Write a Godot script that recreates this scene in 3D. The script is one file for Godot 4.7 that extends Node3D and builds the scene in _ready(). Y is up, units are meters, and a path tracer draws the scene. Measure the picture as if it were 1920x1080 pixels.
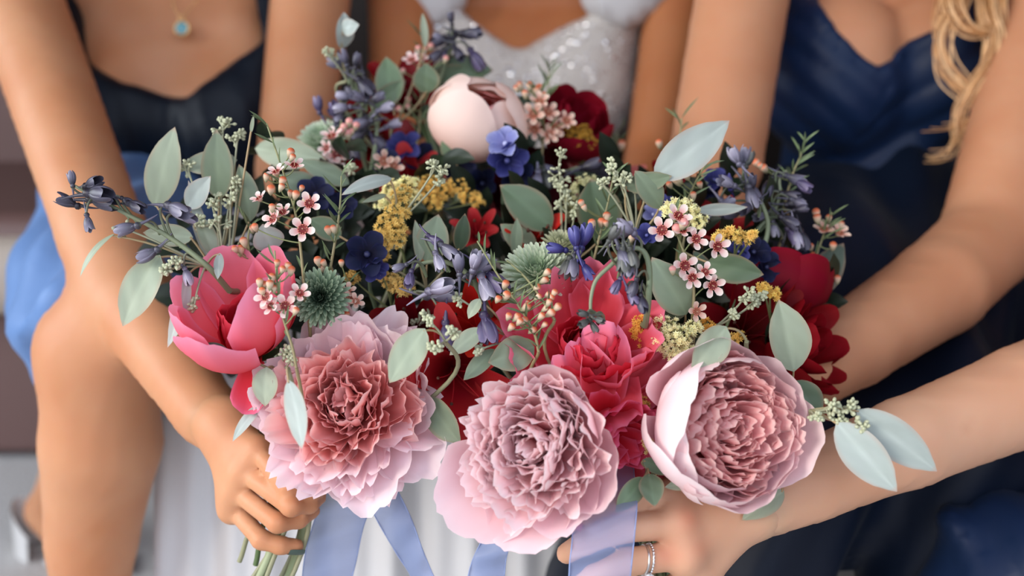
extends Node3D

# Three seated women in a porch-like room hold their wedding bouquets together; a fourth reaches in from the right.
var cam_pose := Transform3D()
var rng := RandomNumberGenerator.new()
var M := {}          # materials by name
var SH := {}         # shared meshes by name
const LENS := 15.0   # half of the vertical field of view

func _ready():
	# ---- camera
	var cam := Camera3D.new()
	cam.name = "camera"
	cam.fov = LENS * 2.0
	cam.near = 0.05
	cam.far = 60.0
	cam_pose = Transform3D(Basis(Vector3(1, 0, 0), deg_to_rad(-15.0)), Vector3(0, 0.85, 0))
	cam.transform = cam_pose
	var lens := CameraAttributesPhysical.new()
	lens.frustum_focal_length = 44.8
	lens.frustum_focus_distance = 0.79
	lens.exposure_aperture = 3.6
	cam.attributes = lens
	add_child(cam)
	cam.fov = LENS * 2.0
	# ---- sky, sun, exposure
	var we := WorldEnvironment.new()
	we.name = "world_environment"
	var env := Environment.new()
	var sky_m := ProceduralSkyMaterial.new()
	sky_m.sky_top_color = Color(0.78, 0.82, 0.90)
	sky_m.sky_horizon_color = Color(0.92, 0.92, 0.92)
	sky_m.ground_bottom_color = Color(0.55, 0.53, 0.5)
	sky_m.ground_horizon_color = Color(0.8, 0.78, 0.75)
	sky_m.sky_energy_multiplier = 1.75
	sky_m.ground_energy_multiplier = 0.8
	var sky := Sky.new()
	sky.sky_material = sky_m
	env.background_mode = Environment.BG_SKY
	env.sky = sky
	env.tonemap_mode = Environment.TONE_MAPPER_LINEAR
	env.tonemap_exposure = 0.79
	env.sdfgi_enabled = true
	env.ssao_enabled = true
	env.ssil_enabled = true
	we.environment = env
	add_child(we)
	var sun := DirectionalLight3D.new()
	sun.name = "sun"
	sun.light_color = Color(1.0, 0.97, 0.93)
	sun.light_energy = 1.0
	sun.light_angular_distance = 28.0
	sun.shadow_enabled = true
	sun.look_at_from_position(Vector3(-1.7, 0.85, 1.2), Vector3.ZERO, Vector3.UP)
	add_child(sun)
	var unseen_window := AreaLight3D.new()   # daylight source out of view, placed to brighten the left side
	unseen_window.name = "unseen_window_light"
	unseen_window.area_size = Vector2(1.7, 1.5)
	unseen_window.light_energy = 6.5
	unseen_window.light_color = Color(0.94, 0.97, 1.0)
	unseen_window.area_range = 12.0
	unseen_window.area_attenuation = 2.0
	unseen_window.shadow_enabled = true
	unseen_window.look_at_from_position(Vector3(-2.38, 1.15, -0.75), Vector3(0.2, 0.35, -0.9), Vector3.UP)
	add_child(unseen_window)
	# ---- the rest, large things first
	rng.seed = 20240611
	make_materials()
	build_room()
	build_people()
	build_jewellery()
	build_ribbons()
	build_peonies()
	build_mums()
	build_alstroemerias()
	build_eucalyptus()
	build_delphiniums()
	build_wax_flowers()
	build_solidago()
	build_fillers()

# ------------------------------------------------------------------ places and tags
func at(px: float, py: float, d: float) -> Vector3:
	var k := tan(deg_to_rad(LENS)) / 540.0 * d
	return cam_pose * Vector3((px - 960.0) * k, (540.0 - py) * k, -d)

func mm(px: float, d: float) -> float:   # metres that so many pixels span at a depth
	return px * tan(deg_to_rad(LENS)) / 540.0 * d

func way(x: float, y: float, z: float) -> Vector3:
	return (cam_pose.basis * Vector3(x, y, z)).normalized()

func off(x: float, y: float, z: float) -> Vector3:   # the same, keeping its length
	return cam_pose.basis * Vector3(x, y, z)

func frame(origin: Vector3, up: Vector3, spin := 0.0) -> Transform3D:   # +y along up
	var y := up.normalized()
	var ref := Vector3(0, 0, 1) if absf(y.z) < 0.9 else Vector3(1, 0, 0)
	var x := y.cross(ref).normalized()
	var z := x.cross(y)
	return Transform3D(Basis(x, y, z).rotated(y, spin), origin)

func sr(r: float, g: float, b: float) -> Color:   # an sRGB colour (0-255) as the linear value that vertices carry
	return Color(r / 255.0, g / 255.0, b / 255.0).srgb_to_linear()

var taken := {}
func numbered(called: String) -> String:
	var n: int = taken.get(called, -1) + 1
	taken[called] = n
	return called if n == 0 else "%s_%03d" % [called, n]

func thing(called: String, label: String, category: String, where := Transform3D(), group := "") -> Node3D:
	var o := Node3D.new()
	o.name = numbered(called)
	o.transform = where
	add_child(o, true)
	rng.seed = hash(label)   # every thing keeps its own shape whatever is built before it
	o.set_meta("label", label)
	o.set_meta("category", category)
	if group:
		o.set_meta("group", group)
	return o

func part(called: String, mesh: Mesh, mat: Material, parent: Node3D, where := Transform3D(), kind := "") -> MeshInstance3D:
	var o := MeshInstance3D.new()
	o.name = called
	o.mesh = mesh
	o.material_override = mat
	o.transform = where
	if kind:
		o.set_meta("kind", kind)
	parent.add_child(o, true)
	return o

func structure(called: String, mesh: Mesh, mat: Material, where := Transform3D()) -> MeshInstance3D:
	var o := part(called, mesh, mat, self, where)
	o.set_meta("kind", "structure")
	return o

func mat(called: String, col: Color, rough := 0.6, vc := false) -> StandardMaterial3D:
	var m := StandardMaterial3D.new()
	m.resource_name = called
	m.albedo_color = col
	m.roughness = rough
	m.vertex_color_use_as_albedo = vc
	m.cull_mode = BaseMaterial3D.CULL_DISABLED
	M[called] = m
	return m

func make_materials():
	var p := mat("petal", Color.WHITE, 0.62, true)
	p.backlight_enabled = true
	p.backlight = Color(0.75, 0.75, 0.75)
	p.metallic_specular = 0.3
	var f := mat("leaf", Color.WHITE, 0.5, true)
	f.backlight_enabled = true
	f.backlight = Color(0.25, 0.25, 0.25)
	mat("stem", Color.WHITE, 0.55, true)
	mat("bell", Color.WHITE, 0.42, true)
	var s := mat("skin", Color.WHITE, 0.5, true)
	s.subsurf_scatter_enabled = true
	s.subsurf_scatter_strength = 0.15
	s.metallic_specular = 0.35
	mat("nail", Color(0.78, 0.6, 0.55), 0.25)
	mat("nail_green", Color(0.27, 0.33, 0.3), 0.2)
	var n := mat("navy", Color.WHITE, 0.5, true)
	n.metallic_specular = 0.35
	n.rim_enabled = true
	n.rim = 0.06
	n.rim_tint = 0.6
	mat("white_satin", Color(0.80, 0.80, 0.81), 0.55)
	var lace := mat("lace", Color(0.82, 0.80, 0.78), 0.6)
	var ns := FastNoiseLite.new()
	ns.seed = 5
	ns.frequency = 0.06
	var nt := NoiseTexture2D.new()
	nt.noise = ns
	nt.width = 256
	nt.height = 256
	nt.seamless = true
	lace.heightmap_enabled = true
	lace.heightmap_texture = nt
	lace.heightmap_scale = 0.4
	lace.uv1_triplanar = true
	lace.uv1_scale = Vector3(14, 14, 14)
	var sq := mat("sequin", Color(0.95, 0.95, 0.96), 0.18)
	sq.metallic = 0.85
	mat("hair", Color.WHITE, 0.4, true)
	var gold := mat("gold", Color(0.86, 0.72, 0.5), 0.25)
	gold.metallic = 1.0
	var silver := mat("silver", Color(0.84, 0.83, 0.82), 0.28)
	silver.metallic = 1.0
	var st := mat("aqua_stone", Color(0.35, 0.62, 0.68), 0.08)
	st.clearcoat_enabled = true
	var di := mat("diamond", Color(0.93, 0.95, 0.98), 0.05)
	di.metallic = 0.6
	var shoe := mat("silver_leather", Color(0.84, 0.83, 0.82), 0.32)
	shoe.clearcoat_enabled = true
	var rb := mat("ribbon", Color(0.50, 0.57, 0.74, 0.78), 0.5)
	rb.transparency = BaseMaterial3D.TRANSPARENCY_ALPHA
	var rs := mat("sheer_ribbon", Color(0.62, 0.66, 0.82, 0.5), 0.45)
	rs.transparency = BaseMaterial3D.TRANSPARENCY_ALPHA
	mat("ribbon_edge", Color(0.55, 0.62, 0.8), 0.4)
	var lt := mat("leather", Color(0.42, 0.31, 0.29), 0.5)
	lt.heightmap_enabled = true
	lt.heightmap_texture = nt
	lt.heightmap_scale = 0.15
	lt.uv1_triplanar = true
	lt.uv1_scale = Vector3(10, 10, 10)
	mat("piping", Color(0.78, 0.66, 0.58), 0.6)
	mat("cream_cloth", Color(0.82, 0.76, 0.7), 0.8)
	var wg := mat("unseen_window_glow", Color(0.8, 0.85, 0.9), 0.2)  # glowing surface out of view at the left, brightens that side
	wg.emission_enabled = true
	wg.emission = Color(0.94, 0.97, 1.0)
	wg.emission_energy_multiplier = 1.0
	mat("dark_wood", Color(0.13, 0.09, 0.07), 0.5)
	var pl := mat("plaster", Color(0.42, 0.33, 0.26), 0.9)
	pl.heightmap_enabled = true
	pl.heightmap_texture = nt
	pl.heightmap_scale = 0.2
	pl.uv1_triplanar = true
	pl.uv1_scale = Vector3(2, 2, 2)
	var cc := mat("concrete", Color(0.74, 0.73, 0.72), 0.85)
	cc.heightmap_enabled = true
	cc.heightmap_texture = nt
	cc.heightmap_scale = 0.25
	cc.uv1_triplanar = true
	cc.uv1_scale = Vector3(6, 6, 6)

# ------------------------------------------------------------------ a mesh being built
class MB:
	var v := PackedVector3Array()
	var n := PackedVector3Array()
	var c := PackedColorArray()
	var ix := PackedInt32Array()

	func grid(p: PackedVector3Array, col: PackedColorArray, nu: int, nv: int, wrap := false):
		# p[j * nu + i]; the front is the side that du x dv points to
		var b := v.size()
		for j in nv:
			for i in nu:
				var i0 := (i - 1 + nu) % nu if wrap else maxi(i - 1, 0)
				var i1 := (i + 1) % nu if wrap else mini(i + 1, nu - 1)
				var du := p[j * nu + i1] - p[j * nu + i0]
				var dv := p[mini(j + 1, nv - 1) * nu + i] - p[maxi(j - 1, 0) * nu + i]
				var nn := du.cross(dv)
				if nn.length_squared() < 1e-22:
					var jj := clampi(j, 1, nv - 2) if nv > 2 else j
					du = p[jj * nu + i1] - p[jj * nu + i0]
					nn = du.cross(dv)
				n.append(nn.normalized())
		v.append_array(p)
		c.append_array(col)
		for j in nv - 1:
			for i in (nu if wrap else nu - 1):
				var a := b + j * nu + i
				var d := b + j * nu + (i + 1) % nu
				ix.append_array([a, a + nu, d, d, a + nu, d + nu])

	func tube(path: PackedVector3Array, rad: PackedFloat32Array, col: Color, sides := 6, col2 := Color(-1, 0, 0)):
		var p := PackedVector3Array()
		var cs := PackedColorArray()
		var m := path.size()
		var x := Vector3.ZERO
		for j in m:
			var t := (path[mini(j + 1, m - 1)] - path[maxi(j - 1, 0)]).normalized()
			if j == 0:
				x = t.cross(Vector3(0.31, 0.9, 0.2)).normalized()
			x = (x - t * x.dot(t)).normalized()
			var y := t.cross(x)
			var cc := col if col2.r < 0 else col.lerp(col2, float(j) / maxf(1.0, m - 1))
			for i in sides:
				var a := TAU * i / sides
				p.append(path[j] + (x * cos(a) + y * sin(a)) * rad[j])
				cs.append(cc)
		# caps: a tiny last ring
		grid(p, cs, sides, m, true)
		for e in 2:
			var j: int = 0 if e == 0 else m - 1
			var b := v.size()
			var t := (path[1] - path[0] if e == 0 else path[m - 2] - path[m - 1]).normalized()
			for i in sides:
				v.append(p[j * sides + i])
				n.append(-t)
				c.append(cs[j * sides + i])
			v.append(path[j] - t * rad[j] * 0.4)
			n.append(-t)
			c.append(cs[j * sides])
			for i in sides:
				var q := (i + 1) % sides
				if e == 0:
					ix.append_array([b + i, b + q, b + sides])
				else:
					ix.append_array([b + q, b + i, b + sides])

	func lathe(prof: PackedVector2Array, col: PackedColorArray, sides: int, t := Transform3D(), wob := 0.0):
		# profile (radius, height) from the bottom up, about +y
		var p := PackedVector3Array()
		var cs := PackedColorArray()
		for j in prof.size():
			for i in sides:
				var a := -TAU * i / sides
				var r := prof[j].x * (1.0 + wob * sin(a * 5.0))
				p.append(t * Vector3(cos(a) * r, prof[j].y, sin(a) * r))
				cs.append(col[j])
		grid(p, cs, sides, prof.size(), true)

	func ball(o: Vector3, r: float, col: Color, col2: Color, up := Vector3.UP, stretch := 1.0, sides := 8, rings := 5):
		var y := up.normalized()
		var x := y.cross(Vector3(0.3, 0.2, 0.93)).normalized()
		var z := x.cross(y)
		var pr := PackedVector2Array()
		var cs := PackedColorArray()
		for j in rings + 1:
			var a := PI * j / rings
			pr.append(Vector2(maxf(sin(a), 0.001) * r, -cos(a) * r * stretch))
			cs.append(col.lerp(col2, smoothstep(0.45, 0.75, float(j) / rings)))
		lathe(pr, cs, sides, Transform3D(Basis(x, y, z), o))

	func add(o: MB, t: Transform3D, tint := Color.WHITE):
		var b := v.size()
		for i in o.v.size():
			v.append(t * o.v[i])
			n.append((t.basis * o.n[i]).normalized())
			c.append(o.c[i] * tint)
		for i in o.ix:
			ix.append(b + i)

	func mesh() -> ArrayMesh:
		var arr := []
		arr.resize(Mesh.ARRAY_MAX)
		arr[Mesh.ARRAY_VERTEX] = v
		arr[Mesh.ARRAY_NORMAL] = n
		arr[Mesh.ARRAY_COLOR] = c
		arr[Mesh.ARRAY_INDEX] = ix
		var m := ArrayMesh.new()
		m.add_surface_from_arrays(Mesh.PRIMITIVE_TRIANGLES, arr)
		return m

func curve(a: Vector3, b: Vector3, c: Vector3, steps := 8) -> PackedVector3Array:
	var out := PackedVector3Array()
	for i in steps + 1:
		var t := float(i) / steps
		out.append(a.lerp(b, t).lerp(b.lerp(c, t), t))
	return out

func spline(pts: PackedVector3Array, per := 6) -> PackedVector3Array:
	var out := PackedVector3Array()
	for i in pts.size() - 1:
		var p0 := pts[maxi(i - 1, 0)]
		var p3 := pts[mini(i + 2, pts.size() - 1)]
		for k in per:
			out.append(pts[i].cubic_interpolate(pts[i + 1], p0, p3, float(k) / per))
	out.append(pts[pts.size() - 1])
	return out

func radii(n: int, a: float, b: float) -> PackedFloat32Array:
	var out := PackedFloat32Array()
	for i in n:
		out.append(lerpf(a, b, float(i) / maxf(1.0, n - 1)))
	return out

func box(sx: float, sy: float, sz: float, bev := 0.01, col := Color.WHITE) -> ArrayMesh:
	# a box with rounded edges: a cube sphere pushed out
	var mb := MB.new()
	var h := Vector3(sx, sy, sz) * 0.5
	var core := h - Vector3(bev, bev, bev)
	var faces := [[Vector3(1, 0, 0), Vector3(0, 1, 0)], [Vector3(0, 1, 0), Vector3(1, 0, 0)], [Vector3(0, 1, 0), Vector3(0, 0, 1)], [Vector3(0, 0, 1), Vector3(0, 1, 0)], [Vector3(0, 0, 1), Vector3(1, 0, 0)], [Vector3(1, 0, 0), Vector3(0, 0, 1)]]
	var ts := [-1.0, -0.9, -0.5, 0.5, 0.9, 1.0]
	for f in faces:
		var u: Vector3 = f[0]
		var w: Vector3 = f[1]
		var nn := u.cross(w)
		var b := mb.v.size()
		for j in 6:
			for i in 6:
				var cu: float = [-1.0, -1.0, -1.0, 1.0, 1.0, 1.0][i]
				var cw: float = [-1.0, -1.0, -1.0, 1.0, 1.0, 1.0][j]
				var au: float = [-1.0, -0.5, 0.0, 0.0, 0.5, 1.0][i]
				var aw: float = [-1.0, -0.5, 0.0, 0.0, 0.5, 1.0][j]
				var dirv := (nn + u * au + w * aw).normalized()
				mb.v.append((u * cu + w * cw + nn) * core + dirv * bev)
				mb.n.append(dirv)
				mb.c.append(col)
		for j in 5:
			for i in 5:
				var a := b + j * 6 + i
				mb.ix.append_array([a, a + 6, a + 1, a + 1, a + 6, a + 7])
	return mb.mesh()

# ------------------------------------------------------------------ petals and leaves
# A petal leaves the flower's axis (+y) at radius r0, heading th0 (0 along the axis, 90 outwards), bending to th1 at its tip.
func petal(o: Dictionary) -> MB:
	var mb := MB.new()
	var nu: int = o.get("nu", 13)
	var nv: int = o.get("nv", 8)
	var L: float = o.len
	var W: float = o.wide
	var th0 := deg_to_rad(o.th0)
	var th1 := deg_to_rad(o.th1)
	var flare := deg_to_rad(o.get("flare", 0.0))
	var cup: float = o.get("cup", 0.9)
	var ruf: float = o.get("ruffle", 0.0)
	var jag: float = o.get("jag", 0.0)
	var notch: float = o.get("notch", 0.0)
	var rnd: float = o.get("round", 0.35)
	var neck: float = o.get("neck", 0.3)
	var sd: float = o.get("seed", 0.0)
	var roll: float = o.get("roll", 0.0)
	var c0: Color = o.c0
	var c1: Color = o.c1
	var ce: Color = o.get("ce", c1)
	var wobf: float = o.get("freq", 5.0)
	# the meridian
	var steps := 24
	var mr := PackedVector2Array([Vector2(o.get("r0", 0.0), 0.0)])
	var hd := PackedFloat32Array([th0])
	for i in steps:
		var t := (i + 0.5) / steps
		var th := lerpf(th0, th1, t) + flare * smoothstep(0.6, 1.0, t)
		mr.append(mr[i] + Vector2(sin(th), cos(th)) * (L / steps))
		hd.append(th)
	var p := PackedVector3Array()
	var cs := PackedColorArray()
	for j in nv:
		var t := float(j) / (nv - 1)
		for i in nu:
			var u := 2.0 * i / (nu - 1) - 1.0
			var e := 1.0 - rnd * pow(absf(u), 2.6) - notch * exp(-pow((u - 0.15 * sin(sd * 3.1)) / 0.16, 2.0))
			e -= jag * (0.5 + 0.5 * sin(u * 11.0 + sd * 7.0)) * (0.5 + 0.5 * sin(u * 23.0 + sd * 13.0))
			var s := t * maxf(e, 0.2)
			var fi := s * steps
			var k := mini(int(fi), steps - 1)
			var m := mr[k].lerp(mr[k + 1], fi - k)
			var th := lerpf(hd[k], hd[k + 1], fi - k)
			var w := W * (neck + (1.0 - neck) * sin(PI * 0.5 * minf(1.0, s / 0.68)))
			var a := cup * (0.55 + 0.45 * t)
			var la := sin(u * a) / maxf(a, 0.05) * w
			var dp := (1.0 - cos(u * a)) / maxf(a, 0.05) * w
			dp += ruf * W * pow(t, 2.2) * (sin(u * wobf + sd * 5.0 + t * 2.0) * 0.6 + sin(u * wobf * 2.3 + sd * 9.0 - t * 3.0) * 0.35) * (0.45 + 0.55 * absf(u))
			dp += roll * u * W * t
			var fwd := Vector2(-cos(th), sin(th))
			var q := m + fwd * dp
			p.append(Vector3(q.x, q.y, la))
			var edge := maxf(pow(t, 5.0), pow(absf(u), 6.0) * t)
			cs.append(c0.lerp(c1, smoothstep(0.1, 0.75, t)).lerp(ce, edge * 0.85))
	mb.grid(p, cs, nu, nv)
	return mb

# A leaf between two points, lying so that its blade faces the given way.
func leaf_mesh(a: Vector3, b: Vector3, wide: float, face: Vector3, bend: float, fold: float, col: Color, tip := Color(-1, 0, 0), shape := 0.45, twist := 0.0) -> MB:
	var mb := MB.new()
	var nu := 9
	var nv := 15
	var ax := (b - a)
	var L := ax.length()
	ax /= L
	var f := (face - ax * face.dot(ax)).normalized()
	var sx := ax.cross(f)
	var p := PackedVector3Array()
	var cs := PackedColorArray()
	for j in nv:
		var t := float(j) / (nv - 1)
		var w := wide * 0.5 * pow(sin(PI * pow(t, log(0.5) / log(shape))), 0.75) if t > 0.0 and t < 1.0 else wide * 0.004
		if t > 0.8:
			w = lerpf(w, wide * 0.5 * (1.0 - t) * 2.4, 0.35)
		var tw := twist * (t - 0.5)
		var fx := f.rotated(ax, tw)
		var s2 := sx.rotated(ax, tw)
		for i in nu:
			var u := 2.0 * i / (nu - 1) - 1.0
			var z := bend * L * (4.0 * t * (1.0 - t)) + fold * w * absf(u) + 0.02 * w * sin(t * 13.0 + u * 4.0)
			p.append(a + ax * (t * L) + s2 * (u * w) + fx * z)
			var vein := 1.0 + 0.16 * exp(-pow(u * 7.0, 2.0)) - 0.05 * (0.5 + 0.5 * sin(t * 70.0 - absf(u) * 9.0))
			var cc := col * vein
			if tip.r >= 0.0:
				cc = cc.lerp(tip, maxf(pow(absf(u), 14.0) * 0.5, smoothstep(0.95, 1.0, t)))
			cs.append(cc)
	mb.grid(p, cs, nu, nv)
	return mb

# ------------------------------------------------------------------ bodies: a distance field of tapered bones, meshed as surface nets
class Field:
	var o: Vector3
	var h: float
	var nx: int
	var ny: int
	var nz: int
	var f := PackedFloat32Array()

	func _init(lo: Vector3, hi: Vector3, cell: float):
		o = lo
		h = cell
		nx = int((hi.x - lo.x) / h) + 2
		ny = int((hi.y - lo.y) / h) + 2
		nz = int((hi.z - lo.z) / h) + 2
		f.resize(nx * ny * nz)
		f.fill(9.0)

	func bone(a: Vector3, ra: float, b: Vector3, rb: float, k: float, flat := Vector3.ZERO, fs := 1.0):
		var r := maxf(ra, rb) + k + 3.0 * h
		var lo := (a.min(b) - Vector3(r, r, r) - o) / h
		var hi := (a.max(b) + Vector3(r, r, r) - o) / h
		var x0 := clampi(int(lo.x), 0, nx)
		var x1 := clampi(int(hi.x) + 1, 0, nx)
		var y0 := clampi(int(lo.y), 0, ny)
		var y1 := clampi(int(hi.y) + 1, 0, ny)
		var z0 := clampi(int(lo.z), 0, nz)
		var z1 := clampi(int(hi.z) + 1, 0, nz)
		var ab := b - a
		var l2 := maxf(ab.length_squared(), 1e-9)
		var dr := rb - ra
		var squash := fs != 1.0
		for z in range(z0, z1):
			for y in range(y0, y1):
				var i := (z * ny + y) * nx + x0
				var p := Vector3(o.x + x0 * h, o.y + y * h, o.z + z * h) - a
				for x in range(x0, x1):
					var t := clampf(p.dot(ab) / l2, 0.0, 1.0)
					var q := p - ab * t
					if squash:
						q += flat * (q.dot(flat) * (1.0 / fs - 1.0))
					var d := q.length() - ra - dr * t
					var c := f[i]
					if d < c + k:
						if c - d > k:
							f[i] = d
						else:
							var m := maxf(k - absf(c - d), 0.0) / k
							f[i] = minf(c, d) - m * m * k * 0.25
					i += 1
					p.x += h

	func mesh(into: MB, color: Callable, smooth := 1):
		var ids := PackedInt32Array()
		ids.resize(nx * ny * nz)
		ids.fill(-1)
		var vs := PackedVector3Array()
		var sx := [0, 1, 0, 1, 0, 1, 0, 1]
		var off := PackedInt32Array()
		for k in 8:
			off.append((k & 1) + ((k >> 1) & 1) * nx + ((k >> 2) & 1) * nx * ny)
		var edges := [[0, 1], [2, 3], [4, 5], [6, 7], [0, 2], [1, 3], [4, 6], [5, 7], [0, 4], [1, 5], [2, 6], [3, 7]]
		var lim := 2.0 * h
		var cells := PackedInt32Array()
		for z in nz - 1:
			for y in ny - 1:
				var i := (z * ny + y) * nx
				for x in nx - 1:
					if absf(f[i]) < lim:
						var s0 := f[i] < 0.0
						var mixed := false
						for k in range(1, 8):
							if (f[i + off[k]] < 0.0) != s0:
								mixed = true
								break
						if mixed:
							var sum := Vector3.ZERO
							var cnt := 0
							for e in edges:
								var ka: int = e[0]
								var kb: int = e[1]
								var fa := f[i + off[ka]]
								var fb := f[i + off[kb]]
								if (fa < 0.0) != (fb < 0.0):
									var t := fa / (fa - fb)
									var pa := Vector3(ka & 1, (ka >> 1) & 1, (ka >> 2) & 1)
									var pb := Vector3(kb & 1, (kb >> 1) & 1, (kb >> 2) & 1)
									sum += pa.lerp(pb, t)
									cnt += 1
							ids[i] = vs.size()
							cells.append(i)
							vs.append(o + (Vector3(x, y, z) + sum / cnt) * h)
					i += 1
		var tri := PackedInt32Array()
		var steps := [1, nx, nx * ny]
		for i in cells:
			for ax in 3:
				var da: int = steps[ax]
				if i + da >= f.size():
					continue
				var s0 := f[i] < 0.0
				var s1 := f[i + da] < 0.0
				if s0 == s1:
					continue
				var db: int = steps[(ax + 1) % 3]
				var dc: int = steps[(ax + 2) % 3]
				if i - db - dc < 0:
					continue
				var a := ids[i]
				var b := ids[i - db]
				var c := ids[i - db - dc]
				var d := ids[i - dc]
				if a < 0 or b < 0 or c < 0 or d < 0:
					continue
				if s0:
					tri.append_array([a, c, b, a, d, c])
				else:
					tri.append_array([a, b, c, a, c, d])
		for pass_ in smooth:
			var acc := PackedVector3Array()
			acc.resize(vs.size())
			var num := PackedFloat32Array()
			num.resize(vs.size())
			for k in range(0, tri.size(), 3):
				for e in 3:
					var a := tri[k + e]
					acc[a] += vs[tri[k + (e + 1) % 3]] + vs[tri[k + (e + 2) % 3]]
					num[a] += 2.0
			for k in vs.size():
				if num[k] > 0.0:
					vs[k] = vs[k].lerp(acc[k] / num[k], 0.5)
		var ns := PackedVector3Array()
		ns.resize(vs.size())
		for k in range(0, tri.size(), 3):
			var fn := (vs[tri[k + 2]] - vs[tri[k]]).cross(vs[tri[k + 1]] - vs[tri[k]])
			ns[tri[k]] += fn
			ns[tri[k + 1]] += fn
			ns[tri[k + 2]] += fn
		var base := into.v.size()
		for k in vs.size():
			var nn := ns[k].normalized()
			into.v.append(vs[k])
			into.n.append(nn)
			into.c.append(color.call(vs[k], nn))
		for k in tri:
			into.ix.append(base + k)

	func clip(g: Callable):   # keep only where g(p) < 0
		for z in nz:
			for y in ny:
				var i := (z * ny + y) * nx
				for x in nx:
					if f[i] < 2.5 * h:
						var d: float = g.call(o + Vector3(x, y, z) * h)
						if d > f[i]:
							f[i] = d
					i += 1

static func poly_sd(q: Vector2, poly: PackedVector2Array) -> float:   # negative inside
	var d := 1e9
	var inside := false
	var m := poly.size()
	var j := m - 1
	for i in m:
		var a := poly[i]
		var b := poly[j]
		var ab := b - a
		var t := clampf((q - a).dot(ab) / maxf(ab.length_squared(), 1e-9), 0.0, 1.0)
		d = minf(d, (q - a - ab * t).length())
		if (a.y > q.y) != (b.y > q.y) and q.x < (b.x - a.x) * (q.y - a.y) / (b.y - a.y) + a.x:
			inside = not inside
		j = i
	return -d if inside else d

# ------------------------------------------------------------------ the room
func build_room():
	structure("floor", box(9.0, 0.2, 9.0, 0.005), M.concrete, Transform3D(Basis(), Vector3(0.5, -0.1, -1.0)))
	structure("wall_back", box(9.0, 3.4, 0.2, 0.005), M.plaster, Transform3D(Basis(), Vector3(0.5, 1.6, -3.2)))
	structure("unseen_wall_right", box(0.2, 3.4, 5.0, 0.005), M.plaster, Transform3D(Basis(), Vector3(2.7, 1.6, -0.8)))  # out of view, placed to keep sky light off the right
	# out of view: left wall and lit opening, placed to brighten the left
	structure("unseen_wall_left", box(0.2, 0.3, 3.6, 0.005), M.plaster, Transform3D(Basis(), Vector3(-2.5, 0.15, -1.4)))
	structure("unseen_wall_left", box(0.2, 0.7, 3.6, 0.005), M.plaster, Transform3D(Basis(), Vector3(-2.5, 2.35, -1.4)))
	structure("unseen_wall_left", box(0.2, 1.7, 1.5, 0.005), M.plaster, Transform3D(Basis(), Vector3(-2.5, 1.15, -2.45)))
	structure("unseen_wall_left", box(0.2, 1.7, 0.2, 0.005), M.plaster, Transform3D(Basis(), Vector3(-2.5, 1.15, 0.3)))
	var wf := structure("unseen_window_1", box(0.08, 0.06, 1.9, 0.008), M.piping, Transform3D(Basis(), Vector3(-2.46, 0.33, -0.75)))
	part("mullion", box(0.06, 1.7, 0.05, 0.008), M.piping, wf, Transform3D(Basis(), Vector3(0, 0.83, 0)))
	part("pane", box(0.02, 1.68, 1.86, 0.004), M.unseen_window_glow, wf, Transform3D(Basis(), Vector3(-0.06, 0.83, 0)))
	structure("unseen_ceiling", box(9.0, 0.2, 3.6, 0.005), M.plaster, Transform3D(Basis(), Vector3(0.5, 2.7, -1.6)))  # out of view, placed to hold back sky light from above
	# the brown upholstered sofa behind at the left
	var sofa := thing("sofa", "brown leather sofa with pale piping standing on the light floor behind the left knee", "sofa", Transform3D(Basis(), Vector3(-1.15, 0, -2.3)))
	part("base", box(1.5, 0.30, 0.8, 0.02), M.leather, sofa, Transform3D(Basis(), Vector3(0, 0.16, 0.0)))
	part("seat_cushion", box(1.48, 0.17, 0.82, 0.05), M.leather, sofa, Transform3D(Basis(), Vector3(0, 0.395, 0.01)))
	part("backrest", box(1.5, 0.75, 0.24, 0.08), M.leather, sofa, Transform3D(Basis(), Vector3(0, 0.75, -0.36)))
	var pp := MB.new()
	pp.tube(PackedVector3Array([Vector3(-0.74, 0.312, 0.42), Vector3(0, 0.31, 0.425), Vector3(0.74, 0.312, 0.42)]), radii(3, 0.008, 0.008), Color.WHITE, 8)
	part("piping", pp.mesh(), M.piping, sofa)
	var cl := thing("cushion", "small cream cushion lying on the brown sofa seat", "cushion", Transform3D(Basis(Vector3(0, 1, 0), 0.4), at(8, 500, 1.98)))
	part("cover", box(0.26, 0.13, 0.3, 0.06), M.cream_cloth, cl)
	# what they sit on
	var bench := thing("bench", "dark wooden bench under the three seated women", "bench", Transform3D(Basis(), Vector3(0.40, 0, -1.72)))
	part("seat", box(1.9, 0.06, 0.5, 0.015), M.dark_wood, bench, Transform3D(Basis(), Vector3(0.0, 0.42, 0)))
	part("backrest", box(1.9, 0.55, 0.05, 0.015), M.dark_wood, bench, Transform3D(Basis(), Vector3(0.0, 0.78, -0.26)))
	for x in [-0.85, 0.0, 0.85]:
		part("leg", box(0.06, 0.42, 0.4, 0.01), M.dark_wood, bench, Transform3D(Basis(), Vector3(x, 0.21, 0)))

# ------------------------------------------------------------------ people
# bones: [x, y, depth, radius in cm] of both ends, in the camera's measure, and how softly they join
func put_bones(fl: Field, rows: Array, grow := 0.0, k := 0.03):
	var last := []
	for r in rows:
		var kk: float = r[8] if r.size() > 8 else k
		if last.size() and last[4] == r[0] and last[5] == r[1]:
			kk = minf(kk, 0.007)   # the next piece of the same limb
		last = r
		fl.bone(at(r[0], r[1], r[2]), r[3] * 0.01 + grow, at(r[4], r[5], r[6]), r[7] * 0.01 + grow, kk)

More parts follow.
